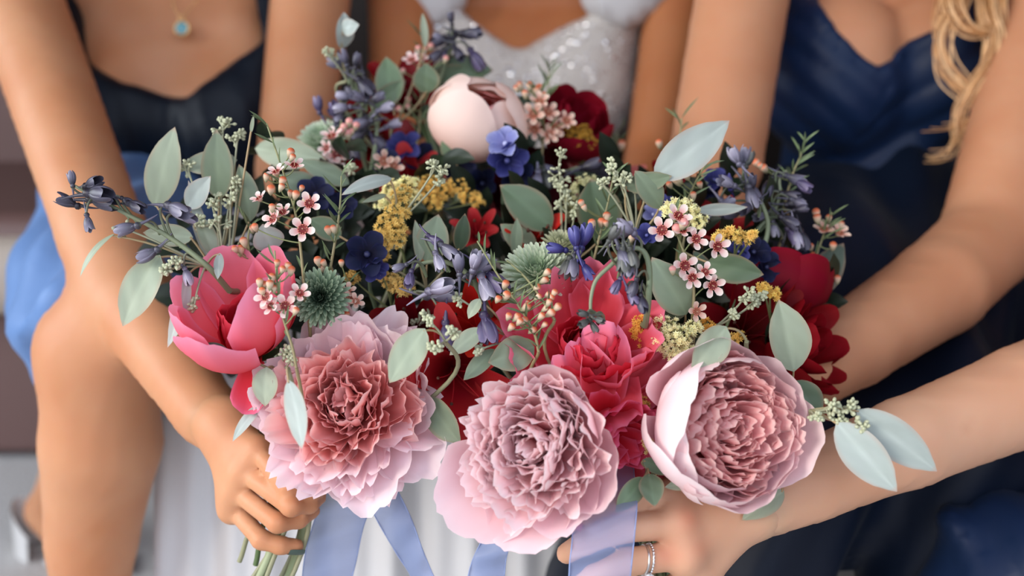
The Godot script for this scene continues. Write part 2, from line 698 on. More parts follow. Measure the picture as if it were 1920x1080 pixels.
func bounds(rows: Array, grow := 0.04) -> Array:
	var lo := Vector3(99, 99, 99)
	var hi := -lo
	for r in rows:
		for e in [0, 4]:
			var p := at(r[e], r[e + 1], r[e + 2])
			var q: float = r[e + 3] * 0.01 + grow
			lo = lo.min(p - Vector3(q, q, q))
			hi = hi.max(p + Vector3(q, q, q))
	return [lo, hi]

var skin_noise := FastNoiseLite.new()
func skin_of(base: Color, ruddy: Color, spots := []) -> Callable:
	skin_noise.frequency = 9.0
	return func(p: Vector3, _n: Vector3) -> Color:
		var c := base.lerp(ruddy, clampf(0.3 + 0.5 * skin_noise.get_noise_3dv(p), 0.0, 1.0))
		for s in spots:
			var d: float = p.distance_to(s[0])
			if d < s[1] * 2.0:
				c = c.lerp(s[2], s[3] * exp(-pow(d / s[1], 2.0)))
		return c

func opening(px: Array, d: float) -> PackedVector2Array:
	var out := PackedVector2Array()
	for i in range(0, px.size(), 2):
		var p := at(px[i], px[i + 1], d)
		out.append(Vector2(p.x, p.y))
	return out

func chain(rows: Array, r0: float, r1: float) -> Array:   # a finger: points to bones
	var out := []
	for i in rows.size() - 1:
		var a: Array = rows[i]
		var b: Array = rows[i + 1]
		var ra := lerpf(r0, r1, float(i) / (rows.size() - 1))
		var rb := lerpf(r0, r1, float(i + 1) / (rows.size() - 1))
		out.append([a[0], a[1], a[2], ra, b[0], b[1], b[2], rb])
	return out

func hand_field(into: MB, wrist: Array, fingers: Array, thumb: Array, r0: float, r1: float, color: Callable, palm := 1.15, wr := 2.6):
	var all := []
	for fg in fingers + [thumb]:
		all += chain(fg, r0, r1)
	all += [[wrist[0], wrist[1], wrist[2], wr, wrist[3], wrist[4], wrist[5], wr]]
	var bb := bounds(all, 0.02)
	var fl := Field.new(bb[0], bb[1], 0.0027)
	# palm
	for i in 4:
		var m: Array = fingers[i][0]
		fl.bone(at(wrist[0], wrist[1], wrist[2]), wr * 0.0062, at(m[0], m[1], m[2]), palm * 0.01, 0.014)
		if i < 3:
			var m2: Array = fingers[i + 1][0]
			fl.bone(at(m[0], m[1], m[2]), palm * 0.0098, at(m2[0], m2[1], m2[2]), palm * 0.0098, 0.009)
	fl.bone(at(wrist[0], wrist[1], wrist[2]), wr * 0.0092, at(wrist[3], wrist[4], wrist[5]), wr * 0.0092, 0.012)
	for i in 4:
		var ff := Field.new(bb[0], bb[1], 0.0027)
		for r in chain(fingers[i], r0, r1):
			ff.bone(at(r[0], r[1], r[2]), r[3] * 0.01, at(r[4], r[5], r[6]), r[7] * 0.01, 0.004)
		merge(fl, ff, 0.0016)
	for r in chain(thumb, r0 * 1.15, r1 * 1.15):
		fl.bone(at(r[0], r[1], r[2]), r[3] * 0.01, at(r[4], r[5], r[6]), r[7] * 0.01, 0.008)
	fl.mesh(into, color, 1)

func merge(a: Field, b: Field, k: float):
	for i in a.f.size():
		var d := b.f[i]
		if d < 8.0:
			var c := a.f[i]
			if d < c + k:
				if c - d > k:
					a.f[i] = d
				else:
					var m := maxf(k - absf(c - d), 0.0) / k
					a.f[i] = minf(c, d) - m * m * k * 0.25

func nail(parent: Node3D, tip: Array, before: Array, side: Vector3, r: float, material: Material):
	var a := at(before[0], before[1], before[2])
	var b := at(tip[0], tip[1], tip[2])
	var ax := (b - a).normalized()
	var up := (side - ax * side.dot(ax)).normalized()
	var s := ax.cross(up)
	var mb := MB.new()
	var p := PackedVector3Array()
	var cs := PackedColorArray()
	for j in 7:
		for i in 7:
			var u := (i - 3) / 3.0
			var t := j / 6.0
			var w := r * 0.72 * (1.0 - 0.3 * pow(absf(t * 2.0 - 1.0), 3.0))
			p.append(b + ax * ((t - 0.55) * r * 1.9) + s * (u * w) + up * (r * (1.04 - 0.3 * u * u) - 0.25 * r * maxf(t - 0.6, 0.0)))
			cs.append(Color.WHITE)
	mb.grid(p, cs, 7, 7)
	part("fingernail", mb.mesh(), material, parent)

func woman(called: String, label: String) -> Node3D:
	return thing(called, label, "woman", Transform3D())

func dress_from(rows: Array, grow: float, cell: float, cut, folds, col: Callable, k := 0.035) -> ArrayMesh:
	var bb := bounds(rows, 0.05)
	var fl := Field.new(bb[0], bb[1], cell)
	put_bones(fl, rows, grow, k)
	if cut != null:
		fl.clip(cut as Callable)
	var mb := MB.new()
	fl.mesh(mb, col, 1)
	if folds != null:
		for i in mb.v.size():
			mb.v[i] += mb.n[i] * (folds.call(mb.v[i], mb.n[i]) as float)
		renormal(mb)
	return mb.mesh()

func renormal(mb: MB):
	var ns := PackedVector3Array()
	ns.resize(mb.v.size())
	for k in range(0, mb.ix.size(), 3):
		var a := mb.ix[k]
		var b := mb.ix[k + 1]
		var c := mb.ix[k + 2]
		var fn := (mb.v[c] - mb.v[a]).cross(mb.v[b] - mb.v[a])
		ns[a] += fn
		ns[b] += fn
		ns[c] += fn
	for i in ns.size():
		mb.n[i] = ns[i].normalized()

func body_from(rows: Array, cell: float, color: Callable, into: MB):
	var bb := bounds(rows, 0.03)
	var fl := Field.new(bb[0], bb[1], cell)
	put_bones(fl, rows)
	fl.mesh(into, color, 1)

# a cloth hung over a row of spine points: rows of pixels give the folds' left and right ends
func build_people():
	# ---------------- the woman on the left
	var a_skin := skin_of(sr(200, 146, 110), sr(184, 116, 76))
	var a := woman("person", "tanned woman in a navy dress, one knee bare, gripping the flower stems in her fist")
	var a_torso := [
		[215, 120, 1.49, 8, 445, 120, 1.49, 8], [235, -20, 1.46, 6.5, 430, -20, 1.46, 6.5], [215, 215, 1.45, 7.6, 220, 235, 1.45, 7.6], [440, 215, 1.45, 7.6, 435, 235, 1.45, 7.6],
		[325, 200, 1.53, 12, 320, 330, 1.57, 12], [320, 330, 1.57, 12, 310, 420, 1.58, 13]]
	var a_arms := [
		[335, -30, 1.47, 6, 330, -230, 1.44, 5.4], [330, -360, 1.42, 9.5, 330, -420, 1.44, 9.5],
		[240, -70, 1.46, 6, 10, -70, 1.36, 5.4], [10, -70, 1.36, 5.4, 192, 440, 1.06, 4.3], [192, 440, 1.06, 4.3, 235, 545, 1.02, 4.35], [235, 545, 1.02, 4.35, 385, 772, 0.905, 2.75], [385, 772, 0.905, 2.75, 432, 815, 0.880, 2.45],
		[420, -70, 1.46, 6, 590, -70, 1.43, 5.4], [590, -70, 1.43, 5.4, 548, 320, 1.33, 4.5], [548, 320, 1.33, 4.5, 610, 520, 1.15, 3.2]]
	var a_legs := [
		[255, 400, 1.54, 9, 192, 650, 1.06, 6], [188, 665, 1.045, 5.3, 190, 830, 1.08, 5.9], [190, 830, 1.08, 5.9, 172, 1010, 1.13, 4.7], [172, 1010, 1.13, 4.7, 168, 1200, 1.17, 3.4],
		[168, 1200, 1.17, 3.4, 175, 1250, 1.05, 2.8],
		[300, 420, 1.55, 9, 230, 700, 1.22, 6], [230, 700, 1.22, 5, 128, 860, 1.62, 3.4], [128, 860, 1.62, 3.2, 86, 955, 1.70, 2.8], [86, 960, 1.70, 2.5, 150, 1075, 1.64, 2.4]]
	var ab := MB.new()
	body_from(a_torso + a_arms + a_legs, 0.0105, a_skin, ab)
	var fa := [
		[[484, 846, 0.842], [541, 914, 0.804], [584, 920, 0.814], [612, 910, 0.832]],
		[[458, 884, 0.845], [546, 950, 0.80], [580, 946, 0.818], [598, 932, 0.836]],
		[[444, 920, 0.852], [520, 981, 0.81], [560, 974, 0.824], [586, 958, 0.842]],
		[[438, 952, 0.862], [490, 1012, 0.83], [526, 1023, 0.83], [556, 1024, 0.836]]]
	hand_field(ab, [428, 806, 0.879, 392, 778, 0.90], fa, [[440, 790, 0.88], [515, 830, 0.905], [570, 880, 0.90]], 0.80, 0.62, a_skin, 1.05, 2.55)
	part("body", ab.mesh(), M.skin, a)
	nail(a, fa[3][3], fa[3][2], way(0.1, -0.8, 0.6), 0.0068, M.nail_green)
	var hole := opening([145, -160, 145, 0, 150, 60, 163, 112, 190, 130, 232, 150, 290, 172, 340, 188, 385, 158, 425, 126, 462, 98, 488, 80, 484, 40, 478, 0, 478, -160], 1.40)
	var strap_r := opening([-300, -200, 52, -200, 52, 0, 105, 110, 130, 200, -300, 200], 1.42)
	var navy := func(_p: Vector3, _n: Vector3) -> Color: return sr(8, 13, 32)
	var cut := func(p: Vector3) -> float:
		var q := Vector2(p.x, p.y)
		return maxf(-poly_sd(q, hole), p.y - at(300, -90, 1.45).y)
	var a_dress := a_torso + [[240, -75, 1.46, 6, 110, -75, 1.41, 5.6], [420, -75, 1.46, 6, 520, -75, 1.43, 5.6], [130, -20, 1.43, 4, 190, 200, 1.46, 6], [505, -40, 1.44, 3.6, 470, 200, 1.46, 6]]
	var pleat_a := func(p: Vector3, _n: Vector3) -> float: return 0.0022 * sin(p.x * 150.0 + p.y * 40.0) * smoothstep(0.80, 0.66, p.y)
	part("dress_bodice", dress_from(a_dress, 0.006, 0.0095, cut, pleat_a, navy), M.navy, a)
	# her skirt over the thighs: navy painted pale blue for the light on it, ending above the knee
	var knee := at(188, 640, 1.05)
	var hemn := way(-0.06, -0.52, 0.8)
	var hem_cut := func(p: Vector3) -> float: return (p - knee).dot(hemn) + 0.004 + 0.005 * sin(p.x * 60.0)
	var a_skirt := [[255, 400, 1.54, 10, 188, 650, 1.06, 6.6], [255, 410, 1.54, 10.5, 155, 560, 1.2, 6.8], [155, 560, 1.2, 6.4, 165, 640, 1.08, 5.5], [310, 420, 1.57, 13, 250, 400, 1.56, 10], [300, 420, 1.55, 10, 240, 690, 1.2, 7.4], [310, 400, 1.57, 13.5, 315, 360, 1.57, 13]]
	var fold_a := func(p: Vector3, _n: Vector3) -> float: return 0.006 * sin(p.x * 75.0 + p.z * 22.0) + 0.003 * sin(p.x * 40.0 - p.y * 90.0)
	part("dress_skirt", dress_from(a_skirt, 0.010, 0.011, hem_cut, fold_a, func(_p: Vector3, _n: Vector3) -> Color: return sr(96, 128, 178)), M.navy, a)

	# ---------------- the bride
	var b_skin := skin_of(sr(180, 118, 78), sr(166, 96, 58))
	var b := woman("person", "bride in the middle in a white sequinned gown with a sweetheart neckline")
	var b_torso := [
		[885, 90, 1.64, 8, 1090, 90, 1.64, 8], [880, -60, 1.62, 6.5, 1095, -60, 1.62, 6.5], [893, 165, 1.60, 8, 893, 180, 1.60, 8], [1085, 165, 1.60, 8, 1085, 180, 1.60, 8],
		[985, 200, 1.66, 12, 985, 420, 1.68, 12.5]]
	var b_arms := [
		[985, -60, 1.62, 6, 985, -240, 1.6, 5.4], [985, -350, 1.58, 9.5, 985, -400, 1.6, 9.5],
		[880, -75, 1.6, 5.6, 752, -75, 1.56, 5.2], [752, -75, 1.56, 5.2, 752, 230, 1.48, 4.3], [752, 230, 1.48, 4.3, 800, 520, 1.2, 3.2],
		[1095, -75, 1.6, 5.6, 1285, -75, 1.56, 5.0], [1285, -75, 1.56, 5.0, 1222, 300, 1.48, 3.8], [1222, 300, 1.48, 3.8, 1150, 560, 1.2, 3.0]]
	var bb := MB.new()
	body_from(b_torso + b_arms, 0.0115, b_skin, bb)
	part("body", bb.mesh(), M.skin, b)
	var hole_b := opening([850, -200, 856, 0, 862, 20, 885, 40, 930, 72, 972, 98, 1010, 76, 1060, 50, 1112, 26, 1118, 0, 1122, -200], 1.54)
	var cut_b := func(p: Vector3) -> float: return maxf(-poly_sd(Vector2(p.x, p.y), hole_b), p.y - at(985, -40, 1.54).y)
	var b_dress := b_torso + [[800, -20, 1.56, 4.2, 850, 60, 1.58, 5], [1170, -25, 1.55, 4.2, 1120, 60, 1.58, 5]]
	var lace_wave := func(p: Vector3, _n: Vector3) -> float: return 0.0006 * sin(p.x * 170.0) * sin(p.y * 170.0)
	part("gown_bodice", dress_from(b_dress, 0.007, 0.0105, cut_b, lace_wave, func(_p: Vector3, _n: Vector3) -> Color: return Color.WHITE), M.lace, b)
	for s in [0, 1]:   # off-the-shoulder cap sleeves
		var sl := MB.new()
		var rows := [[772, -30, 1.525, 3.5, 838, -20, 1.53, 3.4], [775, -25, 1.525, 3.5, 812, 18, 1.525, 2.4]] if s == 0 else [[1135, -20, 1.53, 3.4, 1215, -25, 1.525, 3.8], [1150, -5, 1.525, 3.4, 1172, 14, 1.525, 2.4], [1205, -25, 1.525, 3.5, 1172, 14, 1.525, 2.2]]
		body_from(rows, 0.008, func(_p: Vector3, _n: Vector3) -> Color: return Color.WHITE, sl)
		for i in sl.v.size():
			sl.v[i] += sl.n[i] * 0.0016 * sin(sl.v[i].x * 260.0 + sl.v[i].y * 120.0)
		renormal(sl)
		part("cap_sleeve", sl.mesh(), M.white_satin, b)
	sequins(b)
	# skirt: satin falling over the knees in long folds
	var sk := MB.new()
	var p := PackedVector3Array()
	var cs := PackedColorArray()
	var nu := 90
	var nv := 26
	for j in nv:
		var t := float(j) / (nv - 1)
		for i in nu:
			var u := float(i) / (nu - 1)
			var x := lerpf(-0.36, 0.10, u) * (1.0 + 0.12 * t)
			var y: float
			var z: float
			if t < 0.35:
				y = 0.56 + 0.03 * sin(t / 0.35 * PI) - 0.02 * t
				z = lerpf(-1.5, -1.16, t / 0.35)
			else:
				var q := (t - 0.35) / 0.65
				y = lerpf(0.553, 0.0, q)
				z = -1.16 + 0.075 * sin(minf(q * 4.0, 1.0) * PI * 0.5) + 0.05 * q
			var fold := sin(u * 30.0 + 1.4 * sin(u * 9.0)) * 0.6 + 0.4 * sin(u * 71.0 + 2.0 * t)
			z += fold * 0.013 * smoothstep(0.25, 0.7, t) + 0.05 * sin(u * PI)
			y += 0.012 * sin(u * PI * 2.0) * (1.0 - t)
			p.append(Vector3(x, y, z))
			cs.append(Color.WHITE)
	sk.grid(p, cs, nu, nv)
	part("gown_skirt", sk.mesh(), M.white_satin, b)

	# ---------------- the woman on the right
	var c_skin := skin_of(sr(196, 144, 112), sr(182, 120, 86))
	var c := woman("person", "woman in a navy crossover pleated dress with a curled fair lock on her chest")
	var c_torso := [
		[1555, 20, 1.45, 7.5, 1775, 20, 1.45, 7.5], [1575, -90, 1.44, 6.5, 1770, -90, 1.44, 6.5], [1655, 150, 1.46, 11.5, 1645, 330, 1.47, 11.5], [1566, 112, 1.37, 8.8, 1568, 145, 1.37, 8.6, 0.012], [1758, 112, 1.375, 8.8, 1752, 145, 1.375, 8.6, 0.012],
		[1645, 330, 1.47, 11.5, 1640, 470, 1.46, 13]]
	var c_arms := [
		[1665, -60, 1.44, 6, 1665, -240, 1.42, 5.4], [1665, -350, 1.4, 9.5, 1665, -400, 1.42, 9.5],
		[1580, -90, 1.43, 6, 1408, -110, 1.31, 5.7], [1408, -110, 1.31, 5.7, 1340, 310, 1.18, 5.2], [1340, 310, 1.18, 5.0, 1290, 500, 1.05, 3.8],
		[1780, -90, 1.43, 6, 1985, -60, 1.34, 5.6], [1985, -60, 1.34, 5.6, 1850, 455, 1.12, 5.0], [1850, 455, 1.12, 5.0, 1760, 540, 1.04, 4.7], [1760, 540, 1.04, 4.7, 1600, 645, 0.965, 3.9], [1600, 645, 0.965, 3.9, 1480, 730, 0.90, 2.8]]
	var cb := MB.new()
	body_from(c_torso + c_arms, 0.0105, c_skin, cb)
	part("body", cb.mesh(), M.skin, c)
	var hole_c := opening([1548, -250, 1546, -30, 1548, 22, 1565, 58, 1600, 96, 1630, 120, 1646, 128, 1665, 116, 1710, 82, 1760, 54, 1800, 34, 1830, 0, 1830, -250], 1.29)
	var cut_c := func(p: Vector3) -> float: return maxf(-poly_sd(Vector2(p.x, p.y), hole_c), p.y - at(1530, -8, 1.30).y - 0.0 * p.x)
	var cx := at(1640, 150, 1.3)
	var folds_c := func(p: Vector3, n: Vector3) -> float:
		var q := p - cx
		var s := -1.0 if q.x < 0.02 + q.y * 0.4 else 1.0
		var w := q.y * 1.0 + q.x * 0.8 if s < 0 else q.y * 0.75 - q.x * 0.55
		var bust := smoothstep(-0.17, -0.1, q.y)
		var low := sin(q.x * 95.0 + 3.0 * sin(q.y * 14.0)) * 0.0022 * (1.0 - bust)
		return low + bust * 0.0055 * (pow(absf(sin(w * 80.0)), 0.6) - 0.5) * smoothstep(-0.2, 0.3, n.z)
	var navy_c := func(_p: Vector3, _n: Vector3) -> Color: return sr(14, 34, 68)  # bluer than her skirt: light on the satin put into the colour
	var c_dress := c_torso + [[1530, 40, 1.40, 6, 1560, 160, 1.39, 8], [1790, 40, 1.41, 6, 1770, 160, 1.40, 8]]
	part("dress_bodice", dress_from(c_dress, 0.007, 0.0072, cut_c, folds_c, navy_c), M.navy, c)
	var c_skirt := [[1620, 420, 1.48, 12, 1460, 800, 1.06, 7.5], [1460, 800, 1.06, 7.5, 1430, 1250, 1.1, 6], [1670, 420, 1.48, 12, 1760, 830, 1.06, 8], [1760, 830, 1.06, 8, 1760, 1250, 1.1, 7], [1500, 620, 1.25, 10, 1720, 620, 1.25, 10], [1470, 860, 1.10, 6, 1750, 860, 1.10, 6], [1250, 1080, 1.06, 6, 1450, 900, 1.06, 7], [1110, 1130, 1.09, 5, 1300, 1060, 1.06, 6]]
	var folds_s := func(p: Vector3, n: Vector3) -> float:
		return 0.011 * sin(p.x * 38.0 + 2.2 * sin(p.y * 9.0) + p.y * 12.0) + 0.005 * sin(p.x * 83.0 - p.y * 31.0)
	part("dress_skirt", dress_from(c_skirt, 0.01, 0.0115, null, folds_s, func(_p: Vector3, _n: Vector3) -> Color: return sr(12, 19, 36), 0.06), M.navy, c)  # darker than her bodice: shade painted into the skirt colour
	hair_lock(c)

	# ---------------- the fourth, of whom only an arm shows
	var spots := []
	var r2 := RandomNumberGenerator.new()
	r2.seed = 77
	for s in [[1740, 706, 1.5], [1744, 704, 1.2], [1728, 712, 0.9], [1785, 650, 1.0], [1762, 662, 0.9], [1855, 660, 1.0], [1850, 640, 0.8], [1898, 622, 0.9], [1820, 800, 0.8], [1530, 868, 0.9], [1590, 872, 0.8], [1885, 710, 0.9], [1660, 880, 0.7], [1540, 955, 0.8], [1398, 1010, 0.8], [1690, 760, 0.7]]:
		spots.append([at(s[0], s[1], 0.797 + 0.00007 * (s[0] - 1450)), 0.0024 * s[2] + 0.0008, sr(150, 90, 62), 0.75])
	for s in [[1300, 972], [1328, 1030], [1250, 1040]]:
		spots.append([at(s[0], s[1], 0.757), 0.011, sr(196, 112, 84), 0.55])
	var d_skin := skin_of(sr(210, 166, 138), sr(198, 142, 110), spots)
	var d := woman("person", "woman reaching in from the right edge, freckled forearm with two rings on the hand")
	var d_rows := [
		[2330, 250, 1.222, 5.5, 2150, 640, 0.972, 4.8], [2150, 640, 0.972, 4.8, 1920, 742, 0.892, 4.15], [1920, 742, 0.892, 4.15, 1700, 830, 0.847, 3.55], [1700, 830, 0.847, 3.55, 1520, 902, 0.822, 3.05], [1520, 902, 0.822, 3.05, 1420, 945, 0.812, 2.75],
		[2330, 250, 1.222, 5.5, 2520, 200, 1.322, 7], [2440, 260, 1.372, 9, 2640, 260, 1.372, 9], [2540, 300, 1.382, 13, 2520, 640, 1.382, 14], [2540, 160, 1.322, 5, 2540, 40, 1.322, 5.4], [2540, -60, 1.322, 9.5, 2540, -120, 1.322, 9.5]]
	var db := MB.new()
	var bbx := bounds(d_rows, 0.03)
	var fd := Field.new(bbx[0], bbx[1], 0.0095)
	put_bones(fd, d_rows)
	fd.mesh(db, d_skin, 1)
	var fdn := [
		[[1262, 925, 0.787], [1160, 938, 0.774], [1100, 960, 0.787], [1062, 985, 0.807]],
		[[1268, 982, 0.774], [1160, 992, 0.764], [1098, 1016, 0.780], [1062, 1038, 0.800]],
		[[1280, 1040, 0.774], [1175, 1054, 0.764], [1115, 1082, 0.780], [1080, 1104, 0.800]],
		[[1305, 1092, 0.787], [1215, 1118, 0.779], [1165, 1142, 0.790], [1135, 1160, 0.804]]]
	hand_field(db, [1418, 946, 0.811, 1440, 937, 0.813], fdn, [[1400, 900, 0.822], [1300, 880, 0.837], [1220, 872, 0.847]], 1.10, 0.78, d_skin, 1.16, 2.5)
	part("body", db.mesh(), M.skin, d)
	var dd := [[2440, 260, 1.35, 9, 2640, 260, 1.35, 9], [2540, 300, 1.36, 13, 2520, 640, 1.36, 14], [2500, 600, 1.36, 13, 2150, 1050, 1.0, 9], [2150, 1050, 1.0, 9, 1960, 1090, 0.96, 6], [1960, 1090, 0.96, 6, 1830, 1010, 0.97, 3.5], [1830, 1010, 0.97, 3.5, 1860, 1150, 0.97, 5]]
	var folds_d := func(p: Vector3, _n: Vector3) -> float: return 0.010 * sin(p.x * 55.0 - p.y * 42.0) + 0.004 * sin(p.x * 120.0 + p.y * 60.0)
	part("dress", dress_from(dd, 0.01, 0.0115, null, folds_d, func(_p: Vector3, _n: Vector3) -> Color: return sr(20, 34, 68), 0.05), M.navy, d)

func sequins(b: Node3D):
	var r := RandomNumberGenerator.new()
	r.seed = 12
	var gown: MeshInstance3D = b.get_node("gown_bodice")
	var arr := gown.mesh.surface_get_arrays(0)
	var vs: PackedVector3Array = arr[Mesh.ARRAY_VERTEX]
	var ns: PackedVector3Array = arr[Mesh.ARRAY_NORMAL]
	var disc := MB.new()
	disc.lathe(PackedVector2Array([Vector2(0.0022, 0.0), Vector2(0.0019, 0.0006), Vector2(0.0002, 0.0008)]), PackedColorArray([Color.WHITE, Color.WHITE, Color.WHITE]), 7)
	var mm_ := MultiMesh.new()
	mm_.transform_format = MultiMesh.TRANSFORM_3D
	mm_.mesh = disc.mesh()
	var places := []
	for i in vs.size():
		if ns[i].z > 0.1 and r.randf() < 0.5:
			var nn := (ns[i] + Vector3(r.randfn(0, 0.35), r.randfn(0, 0.35), r.randfn(0, 0.35))).normalized()
			var pl := frame(vs[i] + ns[i] * 0.0012, nn, r.randf() * TAU)
			pl.basis = pl.basis.scaled_local(Vector3.ONE * (1.0 if r.randf() < 0.8 else 1.9))
			places.append(pl)
	mm_.instance_count = places.size()
	for i in places.size():
		mm_.set_instance_transform(i, places[i])
	var o := MultiMeshInstance3D.new()
	o.name = "sequins"
	o.multimesh = mm_
	o.material_override = M.sequin
	o.set_meta("kind", "stuff")
	b.add_child(o, true)

func hair_lock(c: Node3D):
	var r := RandomNumberGenerator.new()
	r.seed = 9
	# the big curls, each a bundle of strands along one path
	var paths := [
		[[1830, -60, 1.30], [1795, 10, 1.245], [1768, 70, 1.235], [1776, 125, 1.235], [1808, 165, 1.228], [1836, 192, 1.225], [1828, 222, 1.23], [1785, 238, 1.23], [1732, 240, 1.235]],
		[[1850, -60, 1.30], [1848, 20, 1.25], [1858, 75, 1.24], [1848, 125, 1.232], [1820, 170, 1.222], [1800, 215, 1.225], [1798, 255, 1.23], [1778, 286, 1.24], [1735, 293, 1.245]],
		[[1810, -60, 1.29], [1786, 0, 1.24], [1808, 52, 1.232], [1846, 62, 1.235], [1858, 26, 1.25], [1840, -20, 1.27]],
		[[1870, -60, 1.31], [1862, 10, 1.26], [1868, 70, 1.25], [1858, 110, 1.245], [1868, 150, 1.24]],
		[[1800, -60, 1.3], [1772, 10, 1.25], [1762, 55, 1.245], [1772, 95, 1.24]]]
	var mb := MB.new()
	for k in paths.size():
		for s in 22:
			var pts := PackedVector3Array()
			var ox := r.randfn(0, 0.0055)
			var oy := r.randfn(0, 0.0055)
			var ph := r.randf() * TAU
			var nn: int = paths[k].size()
			var stop: int = nn if r.randf() < 0.6 else nn - 1
			for i in stop:
				var q: Array = paths[k][i]
				var spread := 1.3 - 0.75 * i / nn
				pts.append(at(q[0], q[1], q[2]) + off(ox * spread + 0.0016 * sin(ph + i * 1.3), oy * spread + 0.0016 * cos(ph * 1.7 + i), 0.004 * cos(ph * 2.0 + i)))
			var sp := spline(pts, 9)
			sp = sp.slice(0, int(sp.size() * (1.0 - 0.28 * pow(r.randf(), 2.0))))
			var col := sr(186, 130, 78).lerp(sr(240, 200, 152), r.randf())
			mb.tube(sp, radii(sp.size(), 0.0014, 0.0005), col, 5)
	part("hair_lock", mb.mesh(), M.hair, c)
	# the rest of her hair, over the shoulder and out of frame
	var hb := MB.new()
	body_from([[1650, -370, 1.43, 10.5, 1650, -430, 1.45, 10.5], [1730, -360, 1.45, 6, 1840, -120, 1.38, 5], [1840, -120, 1.38, 5, 1845, -50, 1.32, 4]], 0.012, func(_p: Vector3, _n: Vector3) -> Color: return sr(200, 150, 98), hb)
	part("hair", hb.mesh(), M.hair, c)

# ------------------------------------------------------------------ jewellery, shoe
func build_jewellery():
	var n := thing("necklace", "fine gold chain with a round aqua stone pendant on the left woman's chest", "necklace")
	var mb := MB.new()
	for s in [[[315, -40, 1.395], [324, 5, 1.394], [337, 34, 1.394]], [[420, -40, 1.395], [370, 0, 1.394], [343, 34, 1.394]]]:
		var pts := PackedVector3Array()
		for q in s:
			pts.append(at(q[0], q[1], q[2]))
		pts = spline(pts, 14)
		for i in pts.size() - 1:
			mb.ball(pts[i], 0.0009, Color.WHITE, Color.WHITE, pts[i + 1] - pts[i], 1.7, 6, 4)
	part("chain", mb.mesh(), M.gold, n)
	var pf := frame(at(341, 53, 1.392), way(0, 0.1, 1))
	var ring := MB.new()
	var rp := PackedVector3Array()
	for i in 25:
		rp.append(pf * Vector3(cos(TAU * i / 24) * 0.0092, 0, sin(TAU * i / 24) * 0.0092))
	ring.tube(rp, radii(25, 0.0016, 0.0016), Color.WHITE, 8)
	var lp := PackedVector3Array()
	for i in 13:
		lp.append(at(340, 35, 1.393) + way(1, 0, 0) * cos(TAU * i / 12) * 0.003 + way(0, 1, 0) * sin(TAU * i / 12) * 0.004)
	ring.tube(lp, radii(13, 0.0009, 0.0009), Color.WHITE, 6)
	part("bezel", ring.mesh(), M.gold, n)
	var gem := MB.new()
	gem.lathe(PackedVector2Array([Vector2(0.009, -0.001), Vector2(0.0088, 0.001), Vector2(0.0062, 0.0038), Vector2(0.0005, 0.0042)]), PackedColorArray([Color.WHITE, Color.WHITE, Color.WHITE, Color.WHITE]), 10, pf)
	part("stone", gem.mesh(), M.aqua_stone, n)

	# rings on the ring finger of the right hand, near its base
	var fa := at(1280, 1040, 0.774)
	var fb := at(1175, 1054, 0.764)
	var ax := (fb - fa).normalized()
	var w := thing("wedding_band", "narrow silver ring set with small stones, nearer the knuckle", "ring")
	var e := thing("engagement_ring", "plain silver ring with one square clear stone, next to the stone-set band", "ring")
	for k in 2:
		var cpos := fa.lerp(fb, 0.62 if k == 0 else 0.70)
		var f := frame(cpos, ax.rotated(way(0, 0, 1), -0.2))
		var loop := PackedVector3Array()
		var R := 0.0106 if k == 0 else 0.0104
		for i in 37:
			loop.append(f * Vector3(cos(TAU * i / 36) * R, 0, sin(TAU * i / 36) * R))
		var rb := MB.new()
		rb.tube(loop, radii(37, 0.0010, 0.0010), Color.WHITE, 8)
		part("band", rb.mesh(), M.silver, w if k == 0 else e)
		if k == 0:
			for i in 30:
				var st := MB.new()
				var o := f * Vector3(cos(TAU * i / 30) * (R + 0.0006), 0, sin(TAU * i / 30) * (R + 0.0006))
				st.ball(o, 0.0009, Color.WHITE, Color.WHITE, o - cpos, 0.8, 6, 4)
				part("stone", st.mesh(), M.diamond, w)
		else:
			var up := (way(0.05, -0.75, 0.65) - ax * way(0.05, -0.75, 0.65).dot(ax)).normalized()
			var gf := frame(cpos + up * (R + 0.0012), up)
			var g2 := MB.new()
			g2.lathe(PackedVector2Array([Vector2(0.0006, -0.0012), Vector2(0.0036, 0.0012), Vector2(0.0036, 0.0017), Vector2(0.0024, 0.0026), Vector2(0.0002, 0.0027)]), PackedColorArray([Color.WHITE, Color.WHITE, Color.WHITE, Color.WHITE, Color.WHITE]), 8, gf)
			part("stone", g2.mesh(), M.diamond, e)
			for i in 4:
				var pr := MB.new()
				var a := TAU * i / 4 + 0.4
				pr.tube(PackedVector3Array([gf * Vector3(cos(a) * 0.0015, -0.0012, sin(a) * 0.0015), gf * Vector3(cos(a) * 0.0038, 0.0018, sin(a) * 0.0038)]), radii(2, 0.0005, 0.0005), Color.WHITE, 6)
				part("prong", pr.mesh(), M.silver, e)

	# the silver heel on the foot set back
	var sh := thing("shoe", "silver high-heeled shoe on the light floor at the lower left", "shoe")
	var heel := at(84, 985, 1.70)
	var fwd := Vector3(0.9, 0, 0.42).normalized()
	var side := fwd.cross(Vector3.UP).normalized()
	var cup := MB.new()
	var p := PackedVector3Array()
	var cs := PackedColorArray()
	for j in 9:
		var t := j / 8.0
		for i in 21:
			var ang := PI * (i / 20.0) - PI * 0.5
			var back := -cos(ang)
			var wide := 0.040 * (1.0 - 0.12 * t)
			var along := back * 0.058 + (0.0 if absf(ang) < 1.2 else 0.0)
			var yy := -0.055 + 0.09 * t * (0.55 + 0.45 * cos(ang))
			p.append(heel + side * sin(ang) * wide + fwd * along + Vector3(0, yy, 0))
			cs.append(Color.WHITE)
	cup.grid(p, cs, 21, 9)
	part("heel_counter", cup.mesh(), M.silver_leather, sh)
	var sole := MB.new()
